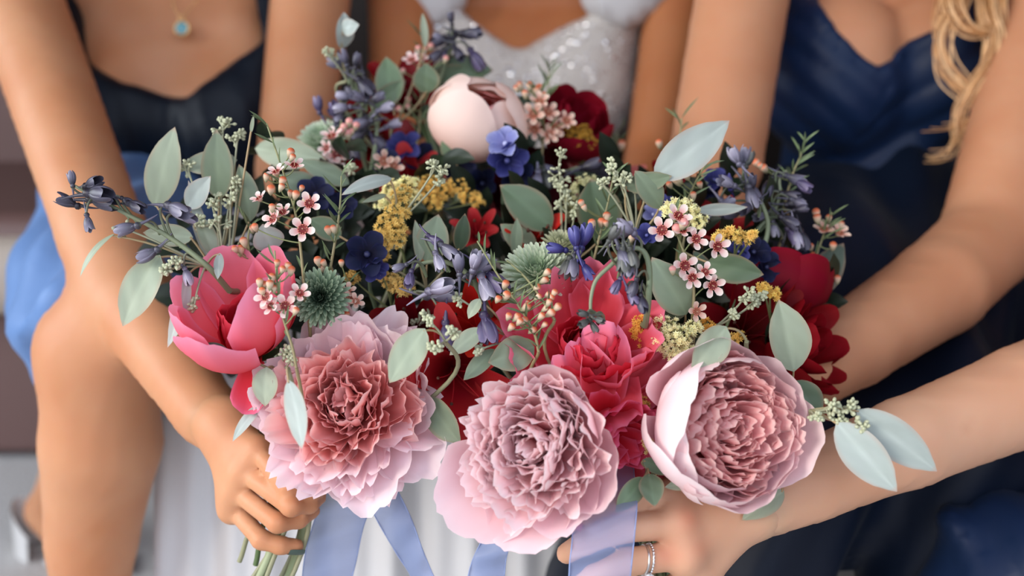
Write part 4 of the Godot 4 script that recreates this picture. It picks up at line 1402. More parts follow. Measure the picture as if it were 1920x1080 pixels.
func build_eucalyptus():
	eucalyptus("eucalyptus sprig with two tall broad leaves standing before the navy dress, left", "left", 0.86, [405, 520], [[291, 388, 328, 238, 64, 0, 12, 0.05], [411, 374, 406, 243, 60, 1, 0, 0.04], [445, 300, 338, 312, 46, 0, 0, 0.06], [470, 415, 448, 308, 40, 1, 30, 0.1]], [[418, 238, 34], [352, 316, 30], [445, 262, 26]])
	eucalyptus("eucalyptus sprig with slim white-backed leaves, between the broad leaves and the dark bells", "left", 0.84, [420, 560], [[392, 490, 353, 338, 26, 3, 10, 0.02], [352, 390, 395, 330, 44, 3, 0, 0.05], [470, 250, 476, 215, 8, 0, 0, 0.0], [400, 480, 372, 402, 30, 0, 35, 0.04], [362, 445, 268, 436, 42, 0, 10, -0.04], [512, 470, 492, 420, 58, 3, 0, 0.05]], [[400, 385, 30], [432, 378, 26], [375, 425, 26], [410, 418, 26], [445, 345, 24]])
	eucalyptus("eucalyptus sprig hanging over the bare forearm with one broad drooping leaf", "left", 0.81, [385, 500], [[300, 478, 230, 612, 76, 0, 8, 0.05], [352, 512, 314, 652, 34, 3, 20, -0.06], [215, 438, 150, 520, 17, 0, 30, 0.1], [412, 474, 408, 524, 19, 3, 0, 0.0]], [[335, 492, 28], [232, 428, 26], [315, 505, 20], [365, 570, 18]])
	eucalyptus("single broad grey-green eucalyptus leaf beside the pale green chrysanthemum, over the bare arm", "bride", 0.93, [620, 320], [[478, 278, 612, 300, 58, 0, 10, 0.06], [600, 360, 520, 330, 46, 1, 20, 0.05], [655, 345, 560, 300, 40, 1, 0, 0.05]], [[655, 320, 26]])
	eucalyptus("slim silvery leaf arching left from the yellow plumes", "left", 0.85, [740, 420], [[735, 334, 640, 366, 27, 3, 20, 0.12], [725, 365, 678, 380, 12, 0, 0, 0.05]], [[818, 312, 34], [822, 340, 20]])
	eucalyptus("eucalyptus leaves with grey-green upright blades behind the curling stems, left of the middle", "left", 0.86, [800, 540], [[800, 492, 822, 402, 62, 1, 0, 0.05], [787, 492, 778, 412, 22, 0, 30, 0.05], [640, 445, 580, 410, 44, 2, 0, 0.05], [860, 470, 872, 400, 30, 4, 20, 0.05]], [[805, 592, 20], [785, 600, 18]])
	eucalyptus("eucalyptus with two large matt leaves pointing up left, above the middle", "right", 0.90, [1050, 500], [[1035, 428, 937, 347, 74, 2, 8, 0.05], [1128, 450, 1108, 335, 92, 2, 10, 0.04], [965, 478, 969, 408, 24, 1, 20, 0.05], [1005, 470, 938, 420, 46, 1, 10, 0.05]], [[1048, 305, 36], [1050, 345, 30], [1062, 380, 30], [1078, 398, 24]])
	eucalyptus("largest silvery leaf pointing up right, with seeds at its foot, against the bare arm", "right", 0.84, [1190, 440], [[1226, 335, 1368, 226, 76, 3, 8, 0.05], [1240, 390, 1190, 320, 54, 1, 20, 0.04], [1170, 350, 1260, 330, 40, 1, 20, 0.04]], [[1152, 318, 28], [1188, 345, 30], [1166, 340, 26], [1210, 350, 24], [1130, 345, 20]])
	eucalyptus("slim pale leaf lying level in front of the slate bells, right", "right", 0.86, [1280, 470], [[1306, 394, 1402, 388, 24, 3, 15, 0.04], [1325, 492, 1432, 515, 54, 2, 15, 0.05], [1330, 520, 1300, 470, 30, 4, 0, 0.05]], [])
	eucalyptus("dark eucalyptus leaf in shade beside the far right wax flowers", "right", 0.95, [1490, 600], [[1512, 560, 1582, 456, 62, 4, 10, 0.05], [1500, 560, 1540, 500, 40, 4, 20, 0.05]], [])
	eucalyptus("fresh green folded leaf under the wax flowers, with a curled tuft below it", "right", 0.80, [1275, 610], [[1287, 590, 1222, 482, 72, 1, 10, 0.08], [1240, 585, 1298, 570, 40, 2, 20, 0.05]], [])
	eucalyptus("pointed oval leaf hanging over the right edge of the coral pink ruffled peony", "left", 0.745, [835, 640], [[797, 616, 730, 718, 64, 0, 8, 0.05]], [[818, 650, 22], [850, 622, 26], [800, 600, 20]])
	eucalyptus("three matt leaves fanned out under the drooping dark bell, above the palest peony", "right", 0.79, [960, 640], [[905, 616, 843, 666, 36, 0, 15, 0.05], [930, 655, 869, 713, 34, 1, 15, 0.05], [1002, 650, 915, 680, 66, 1, 0, 0.05], [900, 560, 878, 598, 22, 0, 20, 0.05]], [[902, 655, 22], [862, 560, 20]])
	eucalyptus("grey leaf sticking out right of the coral pink ruffled peony", "left", 0.80, [790, 740], [[803, 745, 864, 832, 64, 1, 15, 0.06]], [])
	eucalyptus("leaves tucked behind the left side of the coral pink ruffled peony", "left", 0.79, [520, 700], [[500, 688, 497, 762, 48, 0, 10, 0.05], [494, 755, 436, 828, 22, 3, 20, 0.1], [425, 655, 380, 645, 16, 4, 10, 0.0]], [[532, 660, 24], [545, 675, 20]])
	eucalyptus("slim silvery leaf lying over the whitish petals of the coral pink ruffled peony", "left", 0.715, [540, 690], [[540, 712, 566, 842, 44, 3, 20, -0.05]], [])
	eucalyptus("large oval leaf standing upright before the dark red tulip", "right", 0.79, [1480, 715], [[1489, 697, 1460, 562, 86, 0, 5, 0.04], [1487, 714, 1535, 790, 66, 2, 0, 0.05]], [])
	eucalyptus("oval leaf leaning over the top of the round pink peony", "right", 0.745, [1400, 640], [[1362, 612, 1296, 695, 66, 0, 0, 0.06]], [])
	eucalyptus("two long leaves and white seeds hanging over the freckled forearm", "right", 0.74, [1520, 770], [[1568, 792, 1682, 922, 76, 3, 5, 0.04], [1606, 768, 1757, 884, 74, 3, 5, 0.04]], [[1560, 765, 34], [1590, 772, 34], [1612, 800, 26], [1575, 792, 22], [1530, 782, 22]])
	eucalyptus("leaf tip showing below the round pink peony, against the hand", "right", 0.775, [1450, 900], [[1470, 920, 1391, 976, 44, 0, 20, 0.03]], [])
	eucalyptus("three fresh green leaves below the yellow plume, above the ringed hand", "right", 0.755, [1215, 880], [[1208, 895, 1154, 962, 40, 5, 10, 0.05], [1216, 888, 1228, 950, 46, 2, 10, 0.06], [1302, 902, 1246, 914, 24, 0, 0, 0.05], [1205, 862, 1262, 888, 30, 2, 20, 0.0]], [])
	eucalyptus("seeded eucalyptus spray in front of the crimson petals, no broad leaves", "right", 0.80, [1345, 610], [], [[1400, 552, 26], [1412, 568, 24], [1425, 560, 18], [1375, 592, 16]])
	eucalyptus("small green leaf tip under the coral pink ruffled peony, by the ribbons", "left", 0.83, [690, 860], [[700, 868, 698, 903, 22, 5, 0, 0.03]], [])
	eucalyptus("folded silvery leaf standing tallest at the top left, between two bare arms", "bride", 0.99, [650, 150], [[640, 92, 645, 22, 34, 3, 30, 0.12], [640, 55, 674, 46, 30, 3, 20, 0.1]], [[612, 100, 26]])
	eucalyptus("pointed green leaves at the top of the bunch, in front of the bride's arm", "bride", 1.03, [745, 230], [[736, 198, 724, 106, 54, 5, 8, 0.05], [700, 205, 760, 150, 36, 2, 20, 0.05], [800, 175, 798, 118, 50, 2, 10, 0.05], [797, 90, 792, 24, 15, 0, 20, 0.03]], [])
	eucalyptus("broad dark leaf lying level above the pale blush bud", "bride", 1.07, [815, 180], [[808, 135, 925, 132, 62, 2, 0, 0.06], [810, 160, 880, 130, 50, 2, 10, 0.05]], [])
	eucalyptus("deep green leaf right under the pale blush bud", "bride", 0.985, [850, 330], [[858, 308, 832, 254, 46, 5, 10, 0.08], [830, 335, 800, 300, 34, 4, 10, 0.05]], [])

# ------------------------------------------------------------------ delphiniums: closed bells with spurs on curling stems
func bell_meshes(tone: int):
	if SH.has("bell%d" % tone):
		return
	var tt: Array = [[sr(34, 33, 42), sr(62, 61, 76), sr(98, 96, 114)], [sr(58, 56, 68), sr(102, 100, 120), sr(148, 146, 164)], [sr(88, 84, 102), sr(144, 140, 162), sr(190, 187, 202)], [sr(34, 34, 84), sr(68, 66, 134), sr(110, 110, 172)], [sr(56, 48, 76), sr(82, 74, 108), sr(128, 118, 150)], [sr(54, 57, 53), sr(78, 80, 78), sr(104, 106, 104)]][tone]
	for k in 3:
		SH["bp%d_%d" % [tone, k]] = petal({"len": 1.12 - 0.1 * k, "wide": 0.23 + 0.03 * k, "th0": 52.0 - 5.0 * k, "th1": -36.0 + 12.0 * k, "flare": 10.0 * k, "cup": 1.2, "ruffle": 0.12, "round": 0.65, "neck": 0.3, "seed": k * 2.3, "nu": 9, "nv": 9, "c0": tt[0], "c1": tt[1], "ce": tt[2]}).mesh()
	var mb := MB.new()
	mb.lathe(PackedVector2Array([Vector2(0.05, -0.06), Vector2(0.13, 0.0), Vector2(0.16, 0.1), Vector2(0.1, 0.22)]), PackedColorArray([sr(100, 112, 84), tt[0], tt[0], tt[1]]), 10)
	var sp := curve(Vector3(0.06, 0.05, 0), Vector3(0.12, -0.35, 0.02), Vector3(0.34, -0.72, 0.05), 8)
	mb.tube(sp, radii(9, 0.085, 0.02), tt[0].lerp(tt[1], 0.5), 7, tt[1])
	SH["bell%d" % tone] = mb.mesh()

func delphinium(called: String, label: String, hold: String, d: float, path: Array, bells: Array, r0 := 0.0024):
	# bells: x, y of the base, direction on the picture (degrees, 0 right, 90 up), length in pixels, tone, how far it leans to the viewer
	var pts := PackedVector3Array()
	for q in path:
		pts.append(at(q[0], q[1], d + (q[2] if q.size() > 2 else 0.0)))
	var J := pts[pts.size() - 1]
	var o := thing(called, label, "flower", Transform3D(Basis(), J))
	var inv := Transform3D(Basis(), -J)
	var sp := spline(pts, 8)
	var st := MB.new()
	var gc := sr(112, 126, 96)
	st.tube(sp, radii(sp.size(), r0 * 0.45, r0), sr(128, 136, 110), 8, gc)
	stem_to(st, J, (pts[pts.size() - 1] - pts[pts.size() - 2]).normalized() * 0.7 + way(0, 0, -0.5), hold, r0, gc)
	for q in bells:
		var tone: int = q[4]
		bell_meshes(tone)
		var ang := deg_to_rad(q[2])
		var dirv := way(cos(ang), sin(ang), q[5] if q.size() > 5 else 0.25 + jit(0.3))
		var dep := d - 0.008 + jit(0.012)
		var b := at(q[0], q[1], dep)
		var size := mm(q[3], d)
		var best := sp[0]
		for s in sp:
			if s.distance_to(b) < best.distance_to(b):
				best = s
		var low := best + (J - best).limit_length(0.012)
		st.tube(curve(low, best.lerp(b, 0.5) - dirv * 0.010 + off(0, 0.005, 0.003), b, 8), radii(9, 0.0011, 0.0008), gc, 6, sr(100, 102, 92))
		var bt := frame(b, dirv, rng.randf() * TAU)
		bt.basis = bt.basis.scaled_local(Vector3.ONE * size)
		var bell := part("bell", SH["bell%d" % tone], M.bell, o, inv * bt)
		for i in 5:
			var k := (i + rng.randi() % 2) % 3
			part("petal", SH["bp%d_%d" % [tone, k]], M.bell, bell, Transform3D(Basis(Vector3.UP, TAU * i / 5 + jit(0.2)), Vector3(0, 0.08, 0)))
	part("stem", st.mesh(), M.stem, o, inv)

func blossom(label: String, hold: String, rows: Array):
	# open larkspur blossoms: x, y, depth, radius in pixels, facing x, y, tone
	var J := at(rows[0][0], rows[0][1], rows[0][2] + 0.03)
	var o := thing("larkspur", label, "flower", Transform3D(Basis(), J))
	var inv := Transform3D(Basis(), -J)
	var st := MB.new()
	for q in rows:
		var tn: Array = [[sr(120, 120, 176), sr(128, 134, 196), sr(176, 180, 220)], [sr(32, 33, 78), sr(52, 54, 116), sr(90, 94, 158)], [sr(18, 18, 36), sr(28, 30, 60), sr(50, 54, 92)]][q[6]]
		var R := mm(q[3], q[2])
		var f := way(q[4], q[5], 0.9)
		var c := at(q[0], q[1], q[2])
		var t := frame(c - f * R * 0.3, f, rng.randf() * 3.0)
		var eye := MB.new()
		eye.ball(Vector3(0, R * 0.12, 0), R * 0.16, tn[0], tn[2], Vector3.UP, 1.0, 8, 6)
		eye.tube(curve(Vector3.ZERO, Vector3(0, -R * 0.5, 0), Vector3(R * 0.2, -R * 1.0, 0), 6), radii(7, R * 0.1, R * 0.03), tn[0], 6)
		var bl := part("blossom", eye.mesh(), M.bell, o, inv * t)
		for i in 5:
			var pm := petal({"len": R * 1.12 * (1.0 + jit(0.1)), "wide": R * 0.52, "th0": 62.0 + jit(10), "th1": 70.0 + jit(26), "cup": 0.8, "ruffle": 0.22, "round": 0.4, "neck": 0.25, "seed": rng.randf() * 7.0, "nu": 11, "nv": 8, "c0": tn[0], "c1": tn[1], "ce": tn[2]})
			part("petal", pm.mesh(), M.petal, bl, Transform3D(Basis(Vector3.UP, TAU * i / 5 + jit(0.15)), Vector3.ZERO))
		st.tube(curve(c - f * R * 0.4, c - f * 0.02, J + off(0, -0.03, -0.02), 6), radii(7, 0.001, 0.0014), sr(96, 112, 84), 6)
	stem_to(st, J + off(0, -0.03, -0.02), way(0, -1, -0.3), hold, 0.0018, sr(96, 112, 84))
	part("stem", st.mesh(), M.stem, o, inv)

func build_delphiniums():
	delphinium("delphinium", "long delphinium stem with dark closed bells reaching left over the bare forearm", "left", 0.80,
		[[133, 345], [165, 362], [225, 395], [290, 428], [340, 460], [390, 500], [430, 545, 0.02]],
		[[137, 352, 100, 30, 1], [158, 350, 15, 44, 0], [160, 362, -5, 58, 0], [165, 372, -12, 60, 0], [150, 388, 155, 46, 0], [162, 400, -80, 34, 1], [238, 380, -20, 44, 0], [226, 370, -30, 30, 0], [262, 422, 195, 46, 1], [300, 466, 205, 48, 1], [312, 383, -25, 55, 1], [330, 400, -20, 40, 1], [345, 500, -70, 36, 2]])
	delphinium("delphinium", "arching delphinium stem with slate bells at the top left, before the bride's arm", "bride", 1.0,
		[[632, 100], [648, 130], [672, 165], [700, 205], [706, 255], [698, 310], [690, 370, 0.02]],
		[[655, 128, 160, 42, 1], [652, 125, 110, 34, 1], [665, 130, 75, 30, 0], [668, 145, -50, 46, 0], [680, 142, -60, 40, 0], [690, 190, 160, 36, 1], [660, 200, 190, 34, 2], [705, 210, 20, 36, 2], [700, 225, 200, 40, 1], [690, 240, 220, 36, 0], [640, 205, -100, 32, 1], [630, 225, 95, 36, 4]])
	delphinium("delphinium", "delphinium tip with nearly black bells at the top, before the white gown", "bride", 1.06,
		[[846, 38], [850, 60], [848, 80], [838, 110], [825, 150], [815, 200, 0.02]],
		[[848, 48, 100, 26, 0], [852, 60, -10, 36, 0], [862, 62, -5, 42, 0], [846, 70, 200, 40, 0], [842, 82, 235, 36, 4], [850, 85, -60, 36, 0], [880, 90, -60, 46, 4], [832, 92, 220, 32, 0], [836, 78, 150, 26, 1]])
	delphinium("delphinium", "tallest slate delphinium of the right bunch, pale bell at its tip before the bare arm", "right", 0.90,
		[[1388, 285], [1392, 305], [1400, 330], [1425, 375], [1440, 420], [1430, 470], [1400, 530, 0.02]],
		[[1388, 312, 118, 40, 2], [1394, 314, 85, 40, 1], [1398, 316, 70, 34, 5], [1402, 345, -75, 46, 1], [1395, 338, -60, 52, 1], [1380, 350, 160, 40, 2], [1372, 358, 120, 36, 3], [1350, 372, -60, 40, 2], [1410, 360, 95, 34, 0], [1415, 380, -150, 40, 0], [1395, 395, 190, 44, 0], [1345, 392, 30, 36, 1]])
	delphinium("delphinium", "slate delphinium with dark curled bells at the far right, against the black dress", "right", 0.92,
		[[1475, 320], [1462, 335], [1462, 365], [1450, 400], [1425, 425], [1400, 460], [1370, 520, 0.02]],
		[[1448, 330, -110, 40, 0], [1470, 328, -20, 42, 1], [1488, 335, -40, 40, 4], [1462, 362, -15, 38, 0], [1470, 385, 15, 36, 0], [1480, 372, -30, 34, 1], [1448, 410, -80, 36, 2], [1460, 405, -30, 40, 0], [1475, 425, -60, 44, 4], [1490, 425, -80, 40, 2], [1440, 400, 200, 34, 1], [1485, 395, 10, 30, 0], [1470, 450, -90, 44, 0], [1500, 430, -70, 40, 0]])
	delphinium("delphinium", "delphinium with a thick pale stem arching down to grey buds over the coral peony", "right", 0.748,
		[[1108, 598], [1108, 560], [1118, 525], [1145, 498], [1180, 468], [1205, 470], [1217, 500], [1216, 560], [1210, 610, 0.03]],
		[[1168, 462, -88, 50, 5], [1160, 460, -70, 46, 1], [1180, 462, -75, 40, 5], [1150, 448, 35, 48, 1], [1140, 455, 60, 36, 5], [1185, 480, -100, 40, 1], [1195, 520, -110, 36, 0], [1175, 540, -60, 36, 4], [1108, 592, 165, 26, 5], [1108, 598, -150, 28, 5], [1106, 600, -60, 26, 5], [1112, 596, -20, 24, 5], [1192, 440, 150, 46, 2], [1200, 550, -80, 38, 0], [1165, 520, -120, 34, 4]])
	delphinium("delphinium", "delphinium with long spurs and purple bells on looping stems, in the middle", "right", 0.80,
		[[770, 545], [765, 520], [785, 497], [825, 490], [860, 502], [890, 530], [920, 590, 0.03]],
		[[822, 455, -40, 46, 1], [800, 440, -35, 34, 4], [862, 520, 95, 44, 1], [878, 520, 40, 60, 1], [885, 512, 75, 44, 2], [908, 505, -45, 60, 4], [900, 512, -70, 56, 2], [795, 555, 5, 64, 1], [800, 548, 20, 56, 2], [772, 505, -100, 36, 4], [765, 495, 200, 30, 1], [905, 585, -72, 60, 4], [912, 590, -100, 56, 4], [835, 600, -85, 54, 4], [815, 470, -70, 40, 2]])
	delphinium("delphinium", "delphinium with one upright violet-blue spur, above the coral peony", "right", 0.80,
		[[1108, 425], [1095, 455], [1080, 490], [1060, 560, 0.03]],
		[[1088, 470, 72, 52, 3], [1082, 470, 100, 44, 3], [1076, 475, -95, 48, 1], [1070, 480, -110, 44, 5], [1064, 470, 170, 40, 3], [1090, 490, -60, 40, 3]])
	delphinium("delphinium", "drooping slate buds on a short stem beside the burgundy peony", "bride", 0.98,
		[[1110, 310], [1080, 318], [1040, 325], [1010, 335], [990, 380, 0.02]],
		[[1010, 318, -100, 42, 2], [1018, 316, -70, 40, 5], [1085, 316, 15, 44, 0], [1095, 318, -5, 46, 0], [1050, 322, 170, 34, 1]])
	delphinium("delphinium", "grey-violet bells crowded in shade around the left end of the bride's bunch", "bride", 1.02,
		[[690, 170], [680, 200], [675, 240], [680, 290], [700, 350, 0.02]],
		[[665, 185, 170, 34, 2], [672, 190, 130, 34, 1], [650, 200, 200, 36, 4], [690, 195, 30, 36, 1], [680, 215, -20, 36, 0], [670, 225, 200, 40, 0], [690, 250, -40, 40, 0], [720, 240, 20, 34, 2], [600, 215, 100, 34, 4], [660, 260, -80, 40, 0], [705, 280, -60, 44, 4]])
	blossom("two violet-blue larkspur blossoms below the pale blush bud", "bride", [[946, 266, 0.93, 36, -0.3, 0.5, 0], [952, 302, 0.935, 38, 0.2, -0.2, 1], [968, 332, 0.95, 34, 0.1, -0.6, 2]])
	blossom("dark navy larkspur blossom beside the tall yellow plume, left of the middle", "left", [[688, 475, 0.83, 44, 0.1, 0.2, 2], [705, 505, 0.835, 26, 0.5, -0.4, 1]])
	blossom("dark blue larkspur blossom behind the left wax flowers", "left", [[592, 362, 0.90, 34, 0.1, 0.3, 2], [640, 385, 0.905, 32, 0.1, 0.3, 2]])
	blossom("bright blue larkspur petals in the shade left of the pale blush bud", "bride", [[755, 275, 1.02, 34, -0.3, 0.4, 1], [790, 300, 1.03, 34, 0.0, 0.3, 2]])
	blossom("small blue larkspur at the foot of the largest silvery leaf", "right", [[1240, 385, 0.90, 28, 0.0, 0.6, 1], [1225, 400, 0.88, 22, 0.0, 0.5, 0], [1212, 440, 0.84, 24, -0.3, 0.3, 1]])
	blossom("blue larkspur in front of the upright slate bells, right of the big leaf", "right", [[1340, 335, 0.93, 26, 0.0, 0.6, 1], [1330, 355, 0.93, 24, -0.2, 0.2, 2]])
	blossom("dark navy larkspur between the yellow plume and the crimson petal", "right", [[1415, 470, 0.875, 34, 0.2, 0.4, 2], [1440, 500, 0.88, 32, 0.3, 0.1, 2], [1385, 470, 0.87, 22, 0.0, 0.4, 1]])
	blossom("dull purple larkspur in the shade left above the middle", "bride", [[725, 310, 0.96, 30, 0.1, 0.3, 2], [860, 320, 1.0, 36, 0.1, 0.1, 2], [905, 345, 0.99, 30, 0.2, -0.3, 2]])

# ------------------------------------------------------------------ wax flowers
func wax_meshes():
	if SH.has("wax_cup0"):
		return
	for k in 2:
		var c := MB.new()
		var red: Color = [sr(120, 24, 28), sr(150, 84, 60)][k]
		c.lathe(PackedVector2Array([Vector2(0.05, -0.5), Vector2(0.26, -0.3), Vector2(0.36, -0.02), Vector2(0.40, 0.04), Vector2(0.33, 0.05), Vector2(0.26, -0.02), Vector2(0.04, -0.05)]), PackedColorArray([sr(120, 138, 96), sr(150, 150, 118), sr(214, 170, 160), sr(190, 90, 84), red, red, red]), 14)
		c.tube(PackedVector3Array([Vector3(0, -0.05, 0), Vector3(0, 0.3, 0)]), radii(2, 0.045, 0.04), sr(206, 170, 140), 6)
		for i in 10:
			var a := TAU * i / 10
			c.ball(Vector3(cos(a) * 0.33, 0.08, sin(a) * 0.33), 0.05, red, sr(216, 150, 120), Vector3.UP, 1.0, 6, 4)
		SH["wax_cup%d" % k] = c.mesh()
		SH["wax_petal%d" % k] = petal({"len": 0.74, "wide": 0.44, "r0": 0.34, "th0": 66.0, "th1": 56.0, "cup": 0.8, "ruffle": 0.1, "round": 0.8, "neck": 0.3, "nu": 9, "nv": 7, "seed": k * 2.0, "c0": [sr(232, 172, 170), sr(222, 166, 148)][k], "c1": [sr(246, 224, 218), sr(236, 204, 188)][k], "ce": [sr(252, 240, 235), sr(244, 220, 204)][k]}).mesh()
	for k in 2:
		var b := MB.new()
		b.lathe(PackedVector2Array([Vector2(0.08, -1.5), Vector2(0.45, -1.0), Vector2(0.7, -0.3), Vector2(0.72, 0.0)]), PackedColorArray([sr(120, 132, 96), sr(160, 154, 124), sr(206, 186, 160), sr(210, 190, 166)]), 10)
		b.ball(Vector3(0, 0.12, 0), 0.8, [sr(214, 186, 160), sr(226, 160, 150)][k], [sr(206, 104, 66), sr(222, 150, 146)][k], Vector3.UP, 0.9, 10, 7)
		SH["wax_bud%d" % k] = b.mesh()

func wax_flower(label: String, hold: String, d: float, path: Array, florets: Array, buds: Array, needles: int, kind := 0, budk := 0, budpx := 8.5):
	wax_meshes()
	var pts := PackedVector3Array()
	for q in path:
		pts.append(at(q[0], q[1], d))
	var J := pts[pts.size() - 1]
	var o := thing("wax_flower", label, "flower", Transform3D(Basis(), J))
	var inv := Transform3D(Basis(), -J)
	var sp := spline(pts, 6)
	var st := MB.new()
	var gc := sr(142, 128, 92)
	st.tube(sp, radii(sp.size(), 0.0006, 0.0012), sr(138, 142, 100), 6, gc)
	stem_to(st, J, way(0, -0.8, -0.5), hold, 0.0013, gc)
	for q in florets + buds:
		var p := at(q[0], q[1], d - 0.008 + jit(0.006))
		var isf: bool = q.size() > 2
		var best := sp[sp.size() - 1]
		for s in sp:
			if s.distance_to(p) + 0.5 * maxf(0.0, (s - p).y + 0.012) < best.distance_to(p) + 0.5 * maxf(0.0, (best - p).y + 0.012):
				best = s
		var f := way(q[3], q[4], 0.75) if isf else way((q[0] - path[0][0]) * 0.008 + jit(0.2), 0.85, 0.3 + jit(0.3))
		var size := mm(q[2] * 1.1 if isf else budpx * (1.0 + jit(0.2)), d)
		st.tube(curve(best, best.lerp(p, 0.6) - f * 0.006, p - f * size * 0.4, 6), radii(7, 0.0006, 0.0005), sr(130, 140, 96), 5)
		var t := frame(p, f, rng.randf() * 3.0)
		t.basis = t.basis.scaled_local(Vector3.ONE * size)
		if isf:
			var fl := part("floret", SH["wax_cup%d" % kind], M.stem, o, inv * t)
			for i in 5:
				part("petal", SH["wax_petal%d" % kind], M.petal, fl, Transform3D(Basis(Vector3.UP, TAU * i / 5 + jit(0.08)).rotated(Vector3.UP, 0), Vector3.ZERO))
		else:
			part("bud", SH["wax_bud%d" % budk], M.stem, o, inv * t)
	for i in needles:
		var k := rng.randi_range(0, sp.size() - 2)
		var a := sp[k]
		var along := (sp[maxi(k - 1, 0)] - sp[mini(k + 1, sp.size() - 1)]).normalized()
		var side := along.cross(way(0, 0, 1)).normalized() * (1.0 if i % 2 else -1.0)
		var b := a + (along * 0.8 + side * rng.randf_range(0.3, 0.8) + way(0, 0, rng.randf_range(-0.1, 0.5))).normalized() * mm(rng.randf_range(30, 62), d)
		part("leaf", leaf_mesh(a, b, 0.0019, way(jit(0.5), 0.3, 1.0), 0.06, 0.3, sr(104, 122, 88) * (1.0 + jit(0.2)), Color(-1, 0, 0), 0.5).mesh(), M.leaf, o, inv)
	part("stem", st.mesh(), M.stem, o, inv)

func build_wax_flowers():
	wax_flower("wax flower sprig with red-eyed pink florets and orange buds, tallest at the left", "left", 0.79, [[500, 232], [520, 290], [540, 350], [556, 410], [565, 480], [572, 560]],
		[[580, 382, 21, 0.1, 0.2], [568, 430, 23, 0.0, 0.1], [512, 410, 20, -0.5, 0.3], [530, 398, 18, -0.2, 0.6], [552, 310, 18, 0.2, 0.8], [518, 322, 17, -0.3, 0.9], [486, 372, 16, -0.5, 0.9]], [[545, 285], [549, 294], [500, 330], [516, 330], [530, 338], [508, 354], [545, 362], [555, 364], [566, 352], [575, 372], [510, 388], [478, 425], [528, 350]], 14)
	wax_flower("wax flower sprig with pink florets and a tuft of buds, beside the dark green chrysanthemum", "left", 0.755, [[515, 470], [518, 510], [522, 550], [532, 600], [548, 650], [556, 690]],
		[[535, 574, 22, 0.1, 0.1], [562, 550, 19, 0.2, 0.4], [498, 556, 20, -0.3, 0.2], [508, 574, 18, -0.3, 0.3]], [[487, 528], [496, 534], [506, 532], [514, 540], [492, 545], [520, 492], [530, 504], [540, 498], [546, 506], [510, 520], [555, 582]], 12)
	wax_flower("three small wax florets right of the dark green chrysanthemum", "left", 0.82, [[655, 530], [652, 560], [640, 600]], [[652, 545, 15, 0.1, 0.4], [668, 565, 15, 0.3, 0.3], [655, 560, 14, 0.1, 0.2]], [[650, 590], [655, 602], [595, 490], [604, 494], [640, 492]], 3, 1)
	wax_flower("largest cluster of red-eyed wax flowers, right of the middle", "right", 0.785, [[1262, 400], [1270, 440], [1285, 480], [1300, 530], [1300, 580]],
		[[1241, 432, 24, -0.1, 0.2], [1272, 405, 23, 0.2, 0.4], [1305, 448, 21, 0.2, 0.1], [1345, 462, 23, 0.3, -0.1], [1284, 498, 23, 0.1, 0.0], [1298, 520, 20, 0.1, -0.3], [1336, 535, 22, 0.2, -0.2], [1322, 510, 18, 0.1, 0.3], [1280, 432, 18, 0.0, 0.5]], [[1261, 505], [1268, 428], [1282, 418]], 8, 0, 1, 10.0)
	wax_flower("single folded wax floret low beside the fresh green leaf", "right", 0.79, [[1306, 590], [1305, 610], [1300, 640]], [[1306, 584, 18, 0.2, 0.0]], [], 2, 1)
	wax_flower("cluster of wax flowers beside the pale blush bud, before the white gown", "bride", 1.01, [[1010, 165], [1015, 200], [1020, 240], [1015, 300]],
		[[1012, 190, 18, 0.0, 0.4], [1000, 214, 21, -0.1, 0.1], [1028, 210, 19, 0.2, 0.2], [1002, 243, 18, -0.1, -0.2], [1040, 240, 19, 0.2, -0.1], [1062, 226, 17, 0.3, 0.2], [1030, 252, 17, 0.1, -0.2]], [[968, 165], [994, 160], [1006, 168], [985, 175], [1020, 178]], 14, 1)
	wax_flower("orange-tipped buds without open florets, in front of the pale green chrysanthemum", "right", 0.775, [[895, 452], [930, 510], [970, 570], [1000, 620], [1010, 660]],
		[], [[948, 532], [934, 560], [950, 553], [990, 568], [1027, 510], [1022, 524], [1028, 552], [1034, 558], [1008, 538], [988, 575], [1024, 578], [1034, 586], [954, 592], [970, 594], [984, 600], [960, 612], [1000, 618], [1016, 592], [1010, 556], [975, 602], [1022, 608]], 20)
	wax_flower("thin twig with orange berries rising right of the pale green chrysanthemum", "right", 0.77, [[950, 488], [985, 520], [1015, 560], [1040, 600]], [], [[1040, 548], [1030, 566], [1046, 575]], 6)
	wax_flower("pink wax florets alone at the far right, before the black dress", "right", 0.93, [[1560, 398], [1548, 430], [1530, 480], [1500, 560]], [[1545, 430, 19, -0.1, 0.8], [1574, 436, 19, 0.3, 0.7]], [[1530, 398], [1532, 408], [1554, 408], [1577, 420], [1562, 460], [1520, 462], [1525, 480], [1510, 505], [1570, 522]], 10, 1)
	wax_flower("wax flower sprig with large blushing florets at the top left of the bride's bunch", "bride", 0.97, [[640, 225], [635, 270], [640, 320], [650, 370]],
		[[622, 255, 20, -0.2, 0.8], [632, 290, 22, 0.0, 0.2], [630, 312, 16, 0.1, 0.2], [640, 330, 16, 0.0, 0.0], [612, 278, 15, -0.4, 0.1]], [[655, 228], [645, 238], [660, 245], [640, 245], [668, 235], [652, 250]], 5, 0, 1)
	wax_flower("wax florets with dusky purple hoods, upper left of the middle", "bride", 0.96, [[720, 300], [725, 330], [735, 370]], [[720, 302, 20, -0.1, 0.0], [738, 312, 18, 0.2, 0.1], [690, 360, 15, 0.0, 0.3]], [[685, 365], [700, 372]], 3, 1)
